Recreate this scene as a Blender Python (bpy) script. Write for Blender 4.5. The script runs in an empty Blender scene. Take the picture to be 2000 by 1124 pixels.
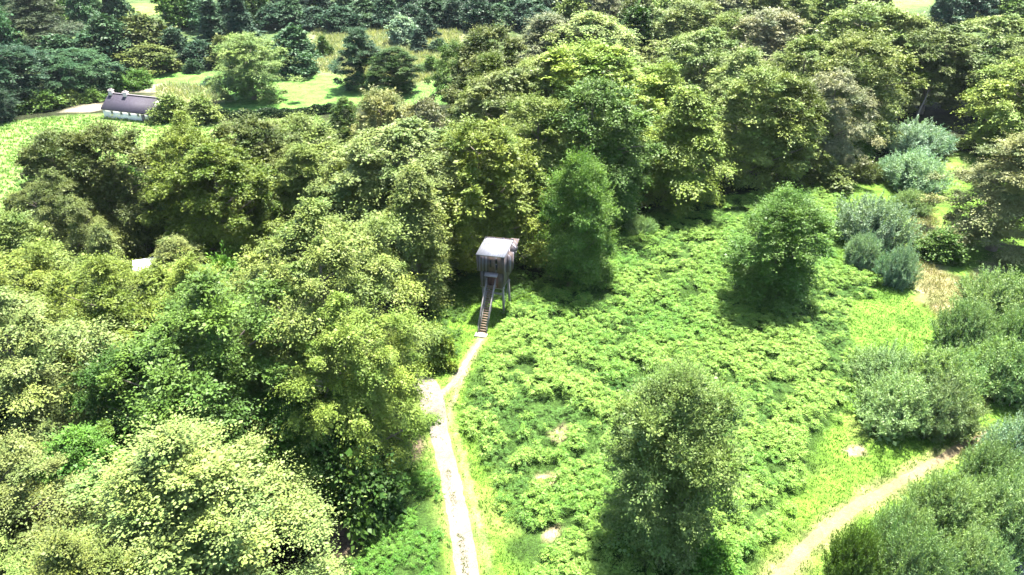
import bpy, math, random
import numpy as np
from mathutils import Vector, Matrix

random.seed(7)
R = np.random.default_rng(11)
HAZE = .00004
SKY_STRENGTH, EXPOSURE = .08, 2.65
SC = bpy.context.scene
COL = SC.collection

# ------------------------------------------------------------------ camera
CAM_Z, PITCH, F = 40.0, math.radians(30.0), 1334.0     # F: focal length in pixels of a 2000 px wide picture
CP, SP = math.cos(PITCH), math.sin(PITCH)
SUN_EL, SUN_AZ = math.radians(68), math.radians(22)   # azimuth from +Y (view direction), negative = left
cam = bpy.data.cameras.new('camera')
cam.sensor_width = 36.0
cam.lens = F / 2000.0 * 36.0
cam.clip_start, cam.clip_end = 0.5, 9000
camo = bpy.data.objects.new('camera', cam)
COL.objects.link(camo)
camo.location = (0, 0, CAM_Z)
camo.rotation_euler = (math.pi / 2 - PITCH, 0, 0)
SC.camera = camo


def sstep(a, b, x):
    t = np.clip((x - a) / (b - a), 0, 1)
    return t * t * (3 - 2 * t)


def height(x, y):
    """terrain height: almost level near the camera, rising beyond the cottage"""
    x = np.asarray(x, float)
    y = np.asarray(y, float)
    h = 0.30 * np.sin(x / 13 + 1.3) * np.sin(y / 17 + .4) + 0.14 * np.sin(x / 6.1 + y / 7.3)
    h = h * sstep(-40, 30, y)
    d = np.maximum(0, y - 160)
    h = h + 20 * (1 - np.exp(-d / 340)) * sstep(0, 60, d)
    h = h + 1.6 * np.sin(x / 47 + .5) * sstep(150, 230, y)
    return h


def proj(x, y, z):
    dep = y * CP + (CAM_Z - z) * SP
    return 1000 + F * x / dep, 562 - F * (y * SP - (CAM_Z - z) * CP) / dep


def ground(px, py, dz=0.0):
    """where the ray through a picture point meets the ground"""
    u, v = (px - 1000) / F, (562 - py) / F
    d = np.array([u, CP + SP * v, -SP + CP * v])
    z = dz
    for _ in range(12):
        t = (z - CAM_Z) / d[2]
        x, y = d[0] * t, d[1] * t
        z = 0.5 * z + 0.5 * (float(height(x, y)) + dz)
    return float(x), float(y), float(height(x, y))


# ------------------------------------------------------------------ materials
def mat(name):
    m = bpy.data.materials.new(name)
    m.use_nodes = True
    nt = m.node_tree
    nt.nodes.clear()
    return m, nt, (lambda t, **k: mk(nt, t, **k)), (lambda a, b: nt.links.new(a, b))


def mk(nt, t, **k):
    n = nt.nodes.new(t)
    for a, b in k.items():
        setattr(n, a, b)
    return n


def math_node(N, L, op, a, b):
    n = N('ShaderNodeMath', operation=op)
    for i, v in enumerate((a, b)):
        if isinstance(v, (int, float)):
            n.inputs[i].default_value = v
        else:
            L(v, n.inputs[i])
    return n.outputs[0]


def noise(N, L, scale, detail=4, rough=.6, vec=None, dist=0.0):
    n = N('ShaderNodeTexNoise')
    n.inputs['Scale'].default_value = scale
    n.inputs['Detail'].default_value = detail
    n.inputs['Roughness'].default_value = rough
    n.inputs['Distortion'].default_value = dist
    if vec is not None:
        L(vec, n.inputs['Vector'])
    return n.outputs['Fac']


def ramp(N, L, fac, stops):
    r = N('ShaderNodeValToRGB')
    e = r.color_ramp.elements
    while len(e) < len(stops):
        e.new(.5)
    for el, (p, c) in zip(e, stops):
        el.position = p
        el.color = (*c, 1) if len(c) == 3 else c
    L(fac, r.inputs[0])
    return r.outputs[0]


def mul_col(N, L, a, b, fac=1.0, mode='MULTIPLY'):
    n = N('ShaderNodeMix', data_type='RGBA', blend_type=mode)
    n.inputs[0].default_value = fac
    for s, v in ((n.inputs[6], a), (n.inputs[7], b)):
        if isinstance(v, tuple):
            s.default_value = (*v, 1)
        else:
            L(v, s)
    return n.outputs[2]


def leaf_material(name, transl=.15, spec=.15, rough=.5, pale=(1.24, 1.2, 1.15), hue=((.74, .88, .85), (1.14, 1.12, .95))):
    """leaf colour = the plant's own object colour, varied leaf by leaf and spray by spray"""
    m, nt, N, L = mat(name)
    info = N('ShaderNodeObjectInfo')
    at = N('ShaderNodeAttribute', attribute_name='tint')
    sep = N('ShaderNodeSeparateColor')
    L(at.outputs['Color'], sep.inputs[0])
    v1 = ramp(N, L, sep.outputs[0], [(0, (.72, .75, .7)), (.5, (1, 1, 1)), (1, pale)])
    v2 = ramp(N, L, sep.outputs[1], [(0, (.76, .88, .8)), (.55, (1, 1, 1)), (1, (1.12, 1.12, 1.0))])
    v3 = ramp(N, L, sep.outputs[2], [(0, hue[0]), (.5, (1, 1, 1)), (1, hue[1])])
    c = mul_col(N, L, info.outputs['Color'], v1)
    c = mul_col(N, L, c, v2)
    c = mul_col(N, L, c, v3)
    p = N('ShaderNodeBsdfPrincipled')
    p.inputs['Roughness'].default_value = rough
    p.inputs['Specular IOR Level'].default_value = spec
    L(c, p.inputs['Base Color'])
    t = N('ShaderNodeBsdfTranslucent')
    tc = mul_col(N, L, c, (1.15, 1.25, .55))
    L(tc, t.inputs['Color'])
    mx = N('ShaderNodeMixShader')
    mx.inputs[0].default_value = transl
    L(p.outputs[0], mx.inputs[1])
    L(t.outputs[0], mx.inputs[2])
    o = N('ShaderNodeOutputMaterial')
    L(mx.outputs[0], o.inputs[0])
    return m


def plain(name, col, rough=.7, var=.25, scale=6, stretch=None, bump=.0, spec=.3, metal=0.0):
    m, nt, N, L = mat(name)
    tc = N('ShaderNodeTexCoord')
    vec = tc.outputs['Object']
    if stretch:
        mp = N('ShaderNodeMapping')
        mp.inputs['Scale'].default_value = stretch
        L(vec, mp.inputs[0])
        vec = mp.outputs[0]
    f = noise(N, L, scale, 5, .65, vec)
    lo = tuple(c * (1 - var) for c in col)
    hi = tuple(min(1, c * (1 + var)) for c in col)
    c = ramp(N, L, f, [(.25, lo), (.75, hi)])
    p = N('ShaderNodeBsdfPrincipled')
    L(c, p.inputs['Base Color'])
    p.inputs['Roughness'].default_value = rough
    p.inputs['Specular IOR Level'].default_value = spec
    p.inputs['Metallic'].default_value = metal
    if bump:
        b = N('ShaderNodeBump')
        b.inputs['Strength'].default_value = bump
        b.inputs['Distance'].default_value = .05
        L(f, b.inputs['Height'])
        L(b.outputs[0], p.inputs['Normal'])
    o = N('ShaderNodeOutputMaterial')
    L(p.outputs[0], o.inputs[0])
    return m


def ground_material(name, attr=True, col=(.1, .2, .03), fine=9.0, amp=1.0, bump=.5):
    m, nt, N, L = mat(name)
    geo = N('ShaderNodeNewGeometry')
    pos = geo.outputs['Position']
    if attr:
        at = N('ShaderNodeAttribute', attribute_name='surface')
        base = at.outputs['Color']
    else:
        base = col
    lo, hi = 1 - .45 * amp, 1 + .4 * amp
    f1 = noise(N, L, .35, 5, .6, pos, .4)
    f2 = noise(N, L, fine * .25, 5, .7, pos)
    f3 = noise(N, L, fine, 4, .7, pos)
    c = mul_col(N, L, base, ramp(N, L, f1, [(.3, (lo, lo * 1.05, lo)), (.7, (hi * 1.05, hi, hi))]))
    c = mul_col(N, L, c, ramp(N, L, f2, [(.3, (lo, lo, lo)), (.7, (hi, hi, hi))]))
    c = mul_col(N, L, c, ramp(N, L, f3, [(.3, (lo, lo, lo)), (.7, (hi, hi, hi))]))
    p = N('ShaderNodeBsdfPrincipled')
    p.inputs['Roughness'].default_value = .9
    p.inputs['Specular IOR Level'].default_value = .1
    L(c, p.inputs['Base Color'])
    b = N('ShaderNodeBump')
    b.inputs['Strength'].default_value = bump
    b.inputs['Distance'].default_value = .12
    L(math_node(N, L, 'ADD', f2, f3), b.inputs['Height'])
    L(b.outputs[0], p.inputs['Normal'])
    o = N('ShaderNodeOutputMaterial')
    L(p.outputs[0], o.inputs[0])
    return m


def plank_material(name, dark, light, per_m=6.0, axis='X'):
    """vertical weathered boards: a colour for each board, grain along it, thin dark joints"""
    m, nt, N, L = mat(name)
    tc = N('ShaderNodeTexCoord')
    sp = N('ShaderNodeSeparateXYZ')
    L(tc.outputs['Object'], sp.inputs[0])
    u = math_node(N, L, 'ADD', sp.outputs['X'], sp.outputs['Y']) if axis == 'XY' else sp.outputs[axis]
    s = math_node(N, L, 'MULTIPLY', u, per_m)
    idx = math_node(N, L, 'FLOOR', s, 0)
    fr = math_node(N, L, 'FRACT', s, 0)
    wn = N('ShaderNodeTexWhiteNoise', noise_dimensions='1D')
    L(idx, wn.inputs['W'])
    c = ramp(N, L, wn.outputs['Value'], [(0, dark), (.35, (.080, .050, .040)), (.6, (.060, .054, .070)), (1, light)])
    mp = N('ShaderNodeMapping')
    mp.inputs['Scale'].default_value = (9, 9, .7)
    L(tc.outputs['Object'], mp.inputs[0])
    g = noise(N, L, 2.2, 6, .7, mp.outputs[0])
    c = mul_col(N, L, c, ramp(N, L, g, [(.3, (.55, .55, .55)), (.7, (1.4, 1.4, 1.4))]))
    j = ramp(N, L, fr, [(0, (.25, .25, .25)), (.09, (1, 1, 1))])
    c = mul_col(N, L, c, j)
    p = N('ShaderNodeBsdfPrincipled')
    p.inputs['Roughness'].default_value = .8
    L(c, p.inputs['Base Color'])
    b = N('ShaderNodeBump')
    b.inputs['Strength'].default_value = .6
    b.inputs['Distance'].default_value = .02
    L(math_node(N, L, 'MULTIPLY', j, 1.0), b.inputs['Height'])
    L(b.outputs[0], p.inputs['Normal'])
    o = N('ShaderNodeOutputMaterial')
    L(p.outputs[0], o.inputs[0])
    return m


M = {}
M['leaf'] = leaf_material('broad_leaf')
M['fine'] = leaf_material('small_leaf', .25, .15, .45, (1.45, 1.4, 1.4))
M['willow'] = leaf_material('willow_leaf', .28, .18, .45, (1.5, 1.48, 1.5))
M['needle'] = leaf_material('needle', .1, .2, .6)
M['frond'] = leaf_material('bracken_frond', .3, .12, .5, (1.45, 1.3, 1.5), ((.52, .74, .6), (1.12, 1.10, 1.25)))
M['blade'] = leaf_material('grass_blade', .25, .25, .55)
M['bark'] = plain('bark', (.16, .135, .11), .9, .45, 5, (1, 1, .25), .6)
M['twig'] = plain('pale_twig', (.33, .29, .25), .9, .3, 5)
M['ground'] = ground_material('ground_cover_soil')


# ------------------------------------------------------------------ mesh helpers
def mesh_np(name, V, faces_n, idx, material, tint=None, smooth=False):
    """mesh from arrays: V (n,3), faces_n vertices per face (int), idx (nf*faces_n)"""
    me = bpy.data.meshes.new(name)
    V = np.ascontiguousarray(V, dtype=np.float32)
    idx = np.ascontiguousarray(idx, dtype=np.int32).ravel()
    nf = len(idx) // faces_n
    me.vertices.add(len(V))
    me.vertices.foreach_set('co', V.ravel())
    me.loops.add(len(idx))
    me.loops.foreach_set('vertex_index', idx)
    me.polygons.add(nf)
    me.polygons.foreach_set('loop_start', np.arange(0, nf * faces_n, faces_n, dtype=np.int32))
    if smooth:
        me.polygons.foreach_set('use_smooth', np.ones(nf, dtype=bool))
    if tint is not None:
        a = me.attributes.new('tint', 'FLOAT_COLOR', 'FACE')
        c = np.ones((nf, 4), dtype=np.float32)
        c[:, :3] = tint
        a.data.foreach_set('color', c.ravel())
    me.update(calc_edges=True)
    if material is not None:
        me.materials.append(material)
    return me


def norm(a):
    return a / np.maximum(1e-9, np.linalg.norm(a, axis=-1, keepdims=True))


def diamonds(P, D, Nn, L, W):
    """one leaf-shaped quad for each point: base P, pointing along D, lying across normal Nn"""
    D = norm(D)
    S = norm(np.cross(D, Nn))
    Nn = norm(np.cross(S, D))
    L = np.asarray(L)[:, None]
    W = np.asarray(W)[:, None]
    A = P
    C = P + D * L - Nn * L * .12
    mid = P + D * L * .5 + Nn * W * .12
    B = mid + S * W * .5
    E = mid - S * W * .5
    V = np.stack([A, B, C, E], 1).reshape(-1, 3)
    return V, np.arange(len(V))


def tube(pts, rad, n=6):
    pts = np.asarray(pts, float)
    k = len(pts)
    T = norm(np.gradient(pts, axis=0))
    ref = np.where(np.abs(T[:, 2:3]) < .9, np.array([[0, 0, 1.]]), np.array([[1., 0, 0]]))
    A = norm(np.cross(T, ref))
    B = np.cross(T, A)
    ang = np.linspace(0, 2 * np.pi, n, endpoint=False)
    ring = A[:, None, :] * np.cos(ang)[None, :, None] + B[:, None, :] * np.sin(ang)[None, :, None]
    V = pts[:, None, :] + ring * np.asarray(rad)[:, None, None]
    V = V.reshape(-1, 3)
    Fq = []
    for i in range(k - 1):
        for j in range(n):
            a, b = i * n + j, i * n + (j + 1) % n
            Fq.append((a, b, b + n, a + n))
    return V, np.array(Fq).ravel()


def join(parts):
    Vs, Is, o = [], [], 0
    for V, I in parts:
        Vs.append(V)
        Is.append(np.asarray(I) + o)
        o += len(V)
    return np.concatenate(Vs), np.concatenate(Is)


def profile(kind, t):
    t = np.asarray(t)
    if kind == 'dome':
        return np.where(t < .38, .70 + .30 * np.sin(np.clip(t / .38, 0, 1) * np.pi / 2),
                        np.sqrt(np.clip(1 - ((t - .38) / .64) ** 2, 0, 1)))
    if kind == 'egg':
        return np.where(t < .3, .72 + .28 * np.sin(np.clip(t / .3, 0, 1) * np.pi / 2),
                        np.clip(1 - ((t - .3) / .72), 0, 1) ** .62)
    if kind == 'column':
        return np.where(t < .3, .72 + .28 * np.sin(np.clip(t / .3, 0, 1) * np.pi / 2),
                        np.clip(1 - ((t - .3) / .71) ** 2.3, 0, 1) ** .5)
    if kind == 'oval':
        return np.where(t < .42, .62 + .38 * np.sin(np.clip(t / .42, 0, 1) * np.pi / 2),
                        np.sqrt(np.clip(1 - (np.maximum(t - .42, 0) / .6) ** 2.7, 0, 1)))
    if kind == 'cone':
        return np.clip(1 - t, 0.03, 1) ** .85
    if kind == 'mound':
        return np.sqrt(np.clip(1 - (t * .98) ** 2, 0, 1))


def make_tree(name, seed, W, H, kind='dome', z0=.10, nclump=80, ns=42, nl=16, leaf=.2, droop=.35,
              clump=.2, lift=.22, flat=.45, leafmat='leaf', limbs=26, lobes=.24, aspect=.6, trunk=.032, inner=.28, jit=.17, core=110):
    """returns (crown mesh, trunk mesh) of one tree kind; limbs reach the clumps of sprays"""
    g = np.random.default_rng(seed)
    n_in = int(nclump * inner)
    n = nclump + n_in
    t = np.concatenate([(np.arange(nclump) + .5) / nclump, g.uniform(.08, .75, n_in)])
    if kind in ('dome', 'mound', 'column', 'egg', 'oval'):
        t[:nclump] = 1 - (1 - t[:nclump]) ** 1.12
    if name.startswith('near'):
        t[nclump - 4:nclump] = [1.02, 1.05, 1.03, 1.08]
    az = np.arange(n) * 2.39996 + g.normal(0, .35, n)
    ph = g.uniform(0, 6.28, 6)
    lob = 1 + lobes * (np.sin(az * 2 + ph[0] + t * 2) * .45 + np.sin(az * 3 + ph[1] - t * 4) * .5 + np.sin(az * 5 + ph[2] + t * 7) * .45)
    rr = profile(kind, t) * W / 2 * lob
    rad = rr * np.concatenate([g.uniform(.74, 1.06, nclump), g.uniform(.1, .6, n_in)])
    rad = np.maximum(rad - clump * W * .42, 0.02 * W)
    z = H * (z0 + (1 - z0) * t) - clump * W * .25
    z = z + g.normal(0, .02 * H, n)
    C = np.stack([np.cos(az) * rad, np.sin(az) * rad, z], 1)
    C[:, :2] += g.normal(0, .02 * W, (n, 2))
    out = np.stack([np.cos(az), np.sin(az), np.zeros(n)], 1)
    topness = sstep(.45, 1.0, t)[:, None]
    out = norm(out * (1 - .75 * topness) + np.array([0, 0, 1.]) * (lift + .9 * topness))
    size = W * clump * np.exp(g.normal(0, .3, n))
    size = np.clip(size, W * clump * .55, W * clump * 1.7)
    size[nclump:] *= 1.5
    if name.startswith('near'):
        size[nclump - 4:nclump] *= .75
    # sprays fan out from the limb end, upper side full, under side open
    k = n * ns
    ci = np.repeat(np.arange(n), ns)
    rnd = norm(g.normal(0, 1, (k, 3)))
    rnd[:, 2] = np.abs(rnd[:, 2]) * flat * g.choice([1, 1, 1, -.5], k)
    d = norm(out[ci] * .75 + rnd * 1.1)
    Ls = size[ci] * g.uniform(.5, 1.15, k) * np.where(g.random(k) < (.05 if leafmat == 'fine' else .13), g.uniform(1.2, 1.8, k), 1)
    p0 = C[ci] - out[ci] * (size[ci] * .25)[:, None] + g.normal(0, .13, (k, 3)) * size[ci][:, None]
    q = k * nl
    si = np.repeat(np.arange(k), nl)
    u = np.tile(np.linspace(.15, 1.0, nl), k) + g.normal(0, .03, q)
    P = p0[si] + d[si] * (Ls[si] * u)[:, None]
    P[:, 2] -= droop * Ls[si] * u * u
    tang = d[si].copy()
    tang[:, 2] -= 2 * droop * u * .7
    tang = norm(tang)
    side = norm(np.cross(tang, np.array([0, 0, 1.])) + 1e-6)
    sgn = np.where(np.arange(q) % 2 == 0, 1., -1.)[:, None]
    wid = (.17 * size[ci][si] * (1.1 - .75 * u))[:, None] * g.uniform(.05, 1, (q, 1))
    P = P + side * sgn * wid + g.normal(0, .03, (q, 3)) * size[ci][si][:, None]
    D = tang * .9 + side * sgn * g.uniform(.1, .9, (q, 1)) + g.normal(0, .22, (q, 3))
    cen = C[ci] - out[ci] * (size[ci] * .55)[:, None] - np.array([0, 0, .35]) * size[ci][:, None]
    Nn = norm(P - cen[si]) + np.array([0, 0, .35]) + g.normal(0, jit, (q, 3))
    ll = leaf * np.exp(g.normal(0, .3, q)) * np.exp(g.normal(0, .22, n))[ci][si]
    V, I = diamonds(P, D, Nn, ll, ll * aspect * g.uniform(.7, 1.3, q))
    hue = np.clip(g.normal(.5, .3, n), 0, 1)
    tint = np.stack([g.beta(2.2, 2.2, q), np.clip(g.normal(.5, .2, k), 0, 1)[si], hue[ci][si]], 1)
    # larger, darker leaves added inside every clump to block light and deepen its shade
    nb = core
    bi = np.repeat(np.arange(n), nb)
    kb = n * nb
    bd = norm(g.normal(0, 1, (kb, 3)))
    bd[:, 2] *= .5
    Pb = C[bi] - np.array([0, 0, .22]) * size[bi][:, None] + bd * (size[bi] * g.uniform(.05, .5, kb))[:, None] + out[bi] * (size[bi] * .1)[:, None]
    lb = np.clip(size[bi] * .3, leaf, leaf * 2.2) * g.uniform(.7, 1.3, kb)
    Vb, Ib = diamonds(Pb, norm(bd + g.normal(0, .6, (kb, 3))), bd + np.array([0, 0, .8]) + g.normal(0, .4, (kb, 3)), lb, lb * .8)
    V, I = join([(V, I), (Vb, Ib)])
    tint = np.concatenate([tint, np.stack([g.uniform(.1, .5, kb), g.uniform(.2, .6, kb), hue[bi]], 1)])
    crown = mesh_np(name + '_crown', V, 4, I, M[leafmat], tint)
    # trunk and limbs
    tr = W * trunk
    zt = H * .86
    zs = np.linspace(-.4, zt, 9)
    wob = g.normal(0, .012 * H, (9, 2)).cumsum(0) * .5
    wob -= wob[0]
    sp = np.stack([wob[:, 0], wob[:, 1], zs], 1)
    rads = tr * (1 - .88 * np.linspace(0, 1, 9)) * np.array([1.45] + [1.] * 8)
    parts = [tube(sp, rads, 8)]
    order = g.permutation(n)[:limbs]
    for i in order:
        zz = max(H * .06, C[i, 2] - np.hypot(C[i, 0], C[i, 1]) * g.uniform(.5, 1.0))
        zz = min(zz, zt * .93)
        b = np.array([np.interp(zz, zs, sp[:, 0]), np.interp(zz, zs, sp[:, 1]), zz])
        e = C[i] - out[i] * size[i] * .1
        s_ = np.linspace(0, 1, 6)[:, None]
        bend = np.array([0, 0, 1.]) * np.linalg.norm(e - b) * .12
        pts = b * (1 - s_) + e * s_ + bend * (4 * s_ * (1 - s_)) * g.uniform(-.3, 1)
        r0 = tr * .42 * (1 - .7 * zz / H)
        parts.append(tube(pts, r0 * (1 - .85 * s_[:, 0]), 5))
        for _ in range(2):      # a fork
            f = g.uniform(.4, .75)
            bb = b * (1 - f) + e * f + bend * 4 * f * (1 - f) * .4
            ee = bb + norm(out[i] + g.normal(0, .6, 3)) * size[i] * g.uniform(.4, .8)
            parts.append(tube([bb, (bb + ee) / 2 + g.normal(0, .05, 3) * size[i], ee], [r0 * .38, r0 * .26, r0 * .07], 4))
    V, I = join(parts)
    tm = mesh_np(name + '_trunk', V, 4, I, M['bark'], None, True)
    return dict(crown=crown, trunk=tm, W=W, H=H)


def make_willow(name, seed, W, H, nstem=240, ntw=12, nl=16, leaf=.15, leafmat='willow', lobes=.25, heads=7, aspect=.36):
    """a bush of many upright rods: every rod carries short twigs with narrow leaves"""
    g = np.random.default_rng(seed)
    hx = g.uniform(-.26, .26, (heads, 2)) * W
    hx[0] = 0
    hh = H * g.uniform(.72, 1.0, heads) * (1 - .35 * np.hypot(hx[:, 0], hx[:, 1]) / (W * .45))
    hr = W * g.uniform(.30, .42, heads)
    hi = g.integers(0, heads, nstem)
    a = g.uniform(0, 6.28, nstem)
    r = np.sqrt(g.uniform(0, 1, nstem))
    base = np.stack([hx[hi, 0] * .6 + np.cos(a) * r * hr[hi] * .75, hx[hi, 1] * .6 + np.sin(a) * r * hr[hi] * .75, np.full(nstem, .05)], 1)
    tip = np.stack([hx[hi, 0] + np.cos(a) * r * hr[hi], hx[hi, 1] + np.sin(a) * r * hr[hi],
                    hh[hi] * (np.sqrt(np.clip(1 - (r * .93) ** 2, 0, 1)) * .9 + .08) * g.uniform(.85, 1.08, nstem)], 1)
    k = nstem * ntw
    si = np.repeat(np.arange(nstem), ntw)
    f = np.tile(np.linspace(.12, 1.0, ntw), nstem)[:, None]
    bend = np.zeros((nstem, 3))
    bend[:, 2] = np.linalg.norm(tip - base, axis=1) * .12
    B = base[si] * (1 - f) + tip[si] * f + bend[si] * 4 * f * (1 - f)
    outd = norm(np.stack([np.cos(a) * r, np.sin(a) * r, .55 + .7 * (1 - r)], 1))
    d = norm(outd[si] * .9 + g.normal(0, .55, (k, 3)) + np.array([0, 0, .25]))
    Ls = H * .17 * g.uniform(.5, 1.3, k)
    q = k * nl
    ti = np.repeat(np.arange(k), nl)
    u = np.tile(np.linspace(.0, 1.0, nl), k)
    P = B[ti] + d[ti] * (Ls[ti] * u)[:, None] + g.normal(0, .025, (q, 3)) * H * .35
    D = d[ti] + g.normal(0, .5, (q, 3))
    Nn = np.array([0, 0, .5]) + outd[si][ti] * .8 + g.normal(0, .3, (q, 3))
    ll = leaf * g.uniform(.6, 1.4, q)
    V, I = diamonds(P, D, Nn, ll, ll * aspect)
    tint = np.stack([g.beta(2.2, 2.2, q), np.clip(g.normal(.5, .2, k), 0, 1)[ti], np.clip(g.normal(.5, .25, heads), 0, 1)[hi][si][ti]], 1)
    kb = 2600  # larger, darker inner leaves added under each head to deepen its shade
    hb = g.integers(0, heads, kb)
    bd = norm(g.normal(0, 1, (kb, 3)))
    bd[:, 2] = np.abs(bd[:, 2])
    rb = g.uniform(.15, .72, kb)
    Pb = np.stack([hx[hb, 0] + bd[:, 0] * rb * hr[hb], hx[hb, 1] + bd[:, 1] * rb * hr[hb], hh[hb] * bd[:, 2] * rb + .05], 1)
    Vb, Ib = diamonds(Pb, norm(g.normal(0, 1, (kb, 3))), bd + g.normal(0, .4, (kb, 3)), g.uniform(.25, .5, kb), g.uniform(.15, .35, kb))
    V, I = join([(V, I), (Vb, Ib)])
    tint = np.concatenate([tint, np.stack([g.uniform(.1, .5, kb), g.uniform(.2, .6, kb), g.uniform(.2, .7, kb)], 1)])
    crown = mesh_np(name + '_foliage', V, 4, I, M[leafmat], tint)
    parts = []
    for i in range(0, nstem, 3):
        s_ = np.linspace(0, 1, 4)[:, None]
        pts = base[i] * (1 - s_) + tip[i] * s_ + bend[i] * 4 * s_ * (1 - s_)
        pts[0, 2] -= .3
        parts.append(tube(pts, [.035, .028, .018, .006], 4))
    V, I = join(parts)
    return dict(crown=crown, trunk=mesh_np(name + '_stems', V, 4, I, M['bark'], None, True), W=W, H=H)


def make_twiggy(name, seed, W, H):
    """a half-bare crown: a fan of fine grey twigs with few leaves"""
    t = make_tree(name, seed, W, H, 'dome', .12, 70, 16, 7, .2, .1, .2, .5, .8, 'leaf', 60)
    g = np.random.default_rng(seed + 99)
    parts = []
    for i in range(330):
        a, zf = g.uniform(0, 6.28), g.uniform(.3, 1)
        r = float(profile('dome', np.array(zf))) * W / 2 * g.uniform(.55, .95)
        b = np.array([math.cos(a) * r * .55, math.sin(a) * r * .55, H * (zf * .8)])
        e = b + np.array([math.cos(a) * .5, math.sin(a) * .5, .9]) * g.uniform(.12, .22) * W * .6 + g.normal(0, .3, 3)
        m = (b + e) / 2 + g.normal(0, .12, 3)
        parts.append(tube([b, m, e], [.035, .025, .008], 3))
    V, I = join(parts)
    t['twigs'] = mesh_np(name + '_twigs', V, 4, I, M['twig'])
    return t


PROTO = {}
PROTO['beech1'] = make_tree('beech1', 1, 12, 15, 'dome', nclump=110, ns=38, nl=16, leaf=.155, clump=.13, droop=.3, flat=.65)
PROTO['beech2'] = make_tree('beech2', 2, 12, 15, 'dome', lobes=.34, nclump=90, ns=40, nl=16, leaf=.155, clump=.145, droop=.4, flat=.65)
PROTO['beech3'] = make_tree('beech3', 3, 12, 15, 'dome', lobes=.28, nclump=135, ns=34, nl=16, leaf=.15, clump=.115, droop=.5, flat=.5)
PROTO['beech4'] = make_tree('beech4', 4, 12, 15, 'egg', lobes=.3, nclump=110, ns=38, nl=16, leaf=.155, clump=.12, lift=.4)
PROTO['near1'] = make_tree('near1', 21, 12, 14, 'dome', lobes=.3, nclump=130, ns=46, nl=20, leaf=.112, clump=.115, droop=.45, flat=.35)
PROTO['near2'] = make_tree('near2', 22, 12, 14, 'egg', lobes=.34, nclump=115, ns=48, nl=21, leaf=.112, clump=.12, lift=.4, droop=.3)
PROTO['near3'] = make_tree('near3', 23, 13, 16, 'dome', lobes=.38, nclump=120, ns=50, nl=21, leaf=.115, clump=.125, droop=.55, flat=.35)
PROTO['tall1'] = make_tree('tall1', 5, 9, 15, 'egg', nclump=105, ns=36, nl=16, clump=.15, droop=.55, leaf=.145, flat=.35)
PROTO['tall2'] = make_tree('tall2', 6, 9, 15, 'column', nclump=95, ns=36, nl=16, clump=.16, lobes=.24, leaf=.145)
PROTO['high1'] = make_tree('high1', 24, 12, 17, 'dome', .42, nclump=100, ns=30, nl=14, leaf=.19, clump=.13, droop=.35, limbs=34)
PROTO['fine1'] = make_tree('fine1', 7, 9.5, 12, 'oval', .03, 120, 44, 19, .115, .1, .17, .55, 1.0, 'fine', 26, .24, .55, .022, .4, .24, 110)
PROTO['fine2'] = make_tree('fine2', 8, 9.5, 12, 'oval', .03, 110, 44, 18, .125, .2, .19, .45, .8, 'fine', 26, .20, .55, .022, .4, .24, 130)
PROTO['willow1'] = make_willow('willow1', 9, 6, 3.6)
PROTO['willow2'] = make_willow('willow2', 10, 6, 3.6, heads=6, nstem=240)
PROTO['willow3'] = make_willow('willow3', 12, 6, 3.6, heads=8, nstem=260)
PROTO['shrub1'] = make_tree('shrub1', 13, 4, 3, 'mound', .02, 36, 22, 13, .15, .2, .25, .4, .7, 'leaf', 12, .25, .6, .02)
PROTO['shrub2'] = make_tree('shrub2', 14, 4, 3, 'mound', .02, 36, 22, 13, .15, .2, .25, .4, .7, 'leaf', 12, .3, .6, .02)
PROTO['far1'] = make_tree('far1', 15, 12, 13, 'dome', .05, 60, 18, 9, .42, .35, .22, .25, .5, 'leaf', 8)
PROTO['far2'] = make_tree('far2', 16, 12, 13, 'dome', .05, 70, 18, 9, .42, .4, .2, .3, .5, 'leaf', 8, .3)
PROTO['far3'] = make_tree('far3', 17, 12, 13, 'egg', .05, 70, 18, 9, .42, .4, .2, .3, .5, 'leaf', 8, .25)
PROTO['conifer'] = make_tree('conifer', 18, 8, 20, 'cone', .05, 110, 16, 9, .4, .45, .16, .0, .3, 'needle', 8, .15, .4)
PROTO['twiggy'] = make_twiggy('twiggy', 19, 9, 13)

CNT = {}


def child(name, me, parent, color=None):
    o = bpy.data.objects.new(name, me)
    COL.objects.link(o)
    o.parent = parent
    if color is not None:
        o.color = (*color, 1)
    return o


def thing(name, label, cat, loc=(0, 0, 0), rz=0.0, group=None):
    o = bpy.data.objects.new(name, None)
    o.empty_display_size = .5
    COL.objects.link(o)
    o.location = loc
    o.rotation_euler = (0, 0, rz)
    o['label'] = label
    o['category'] = cat
    if group:
        o['group'] = group
    return o


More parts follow.
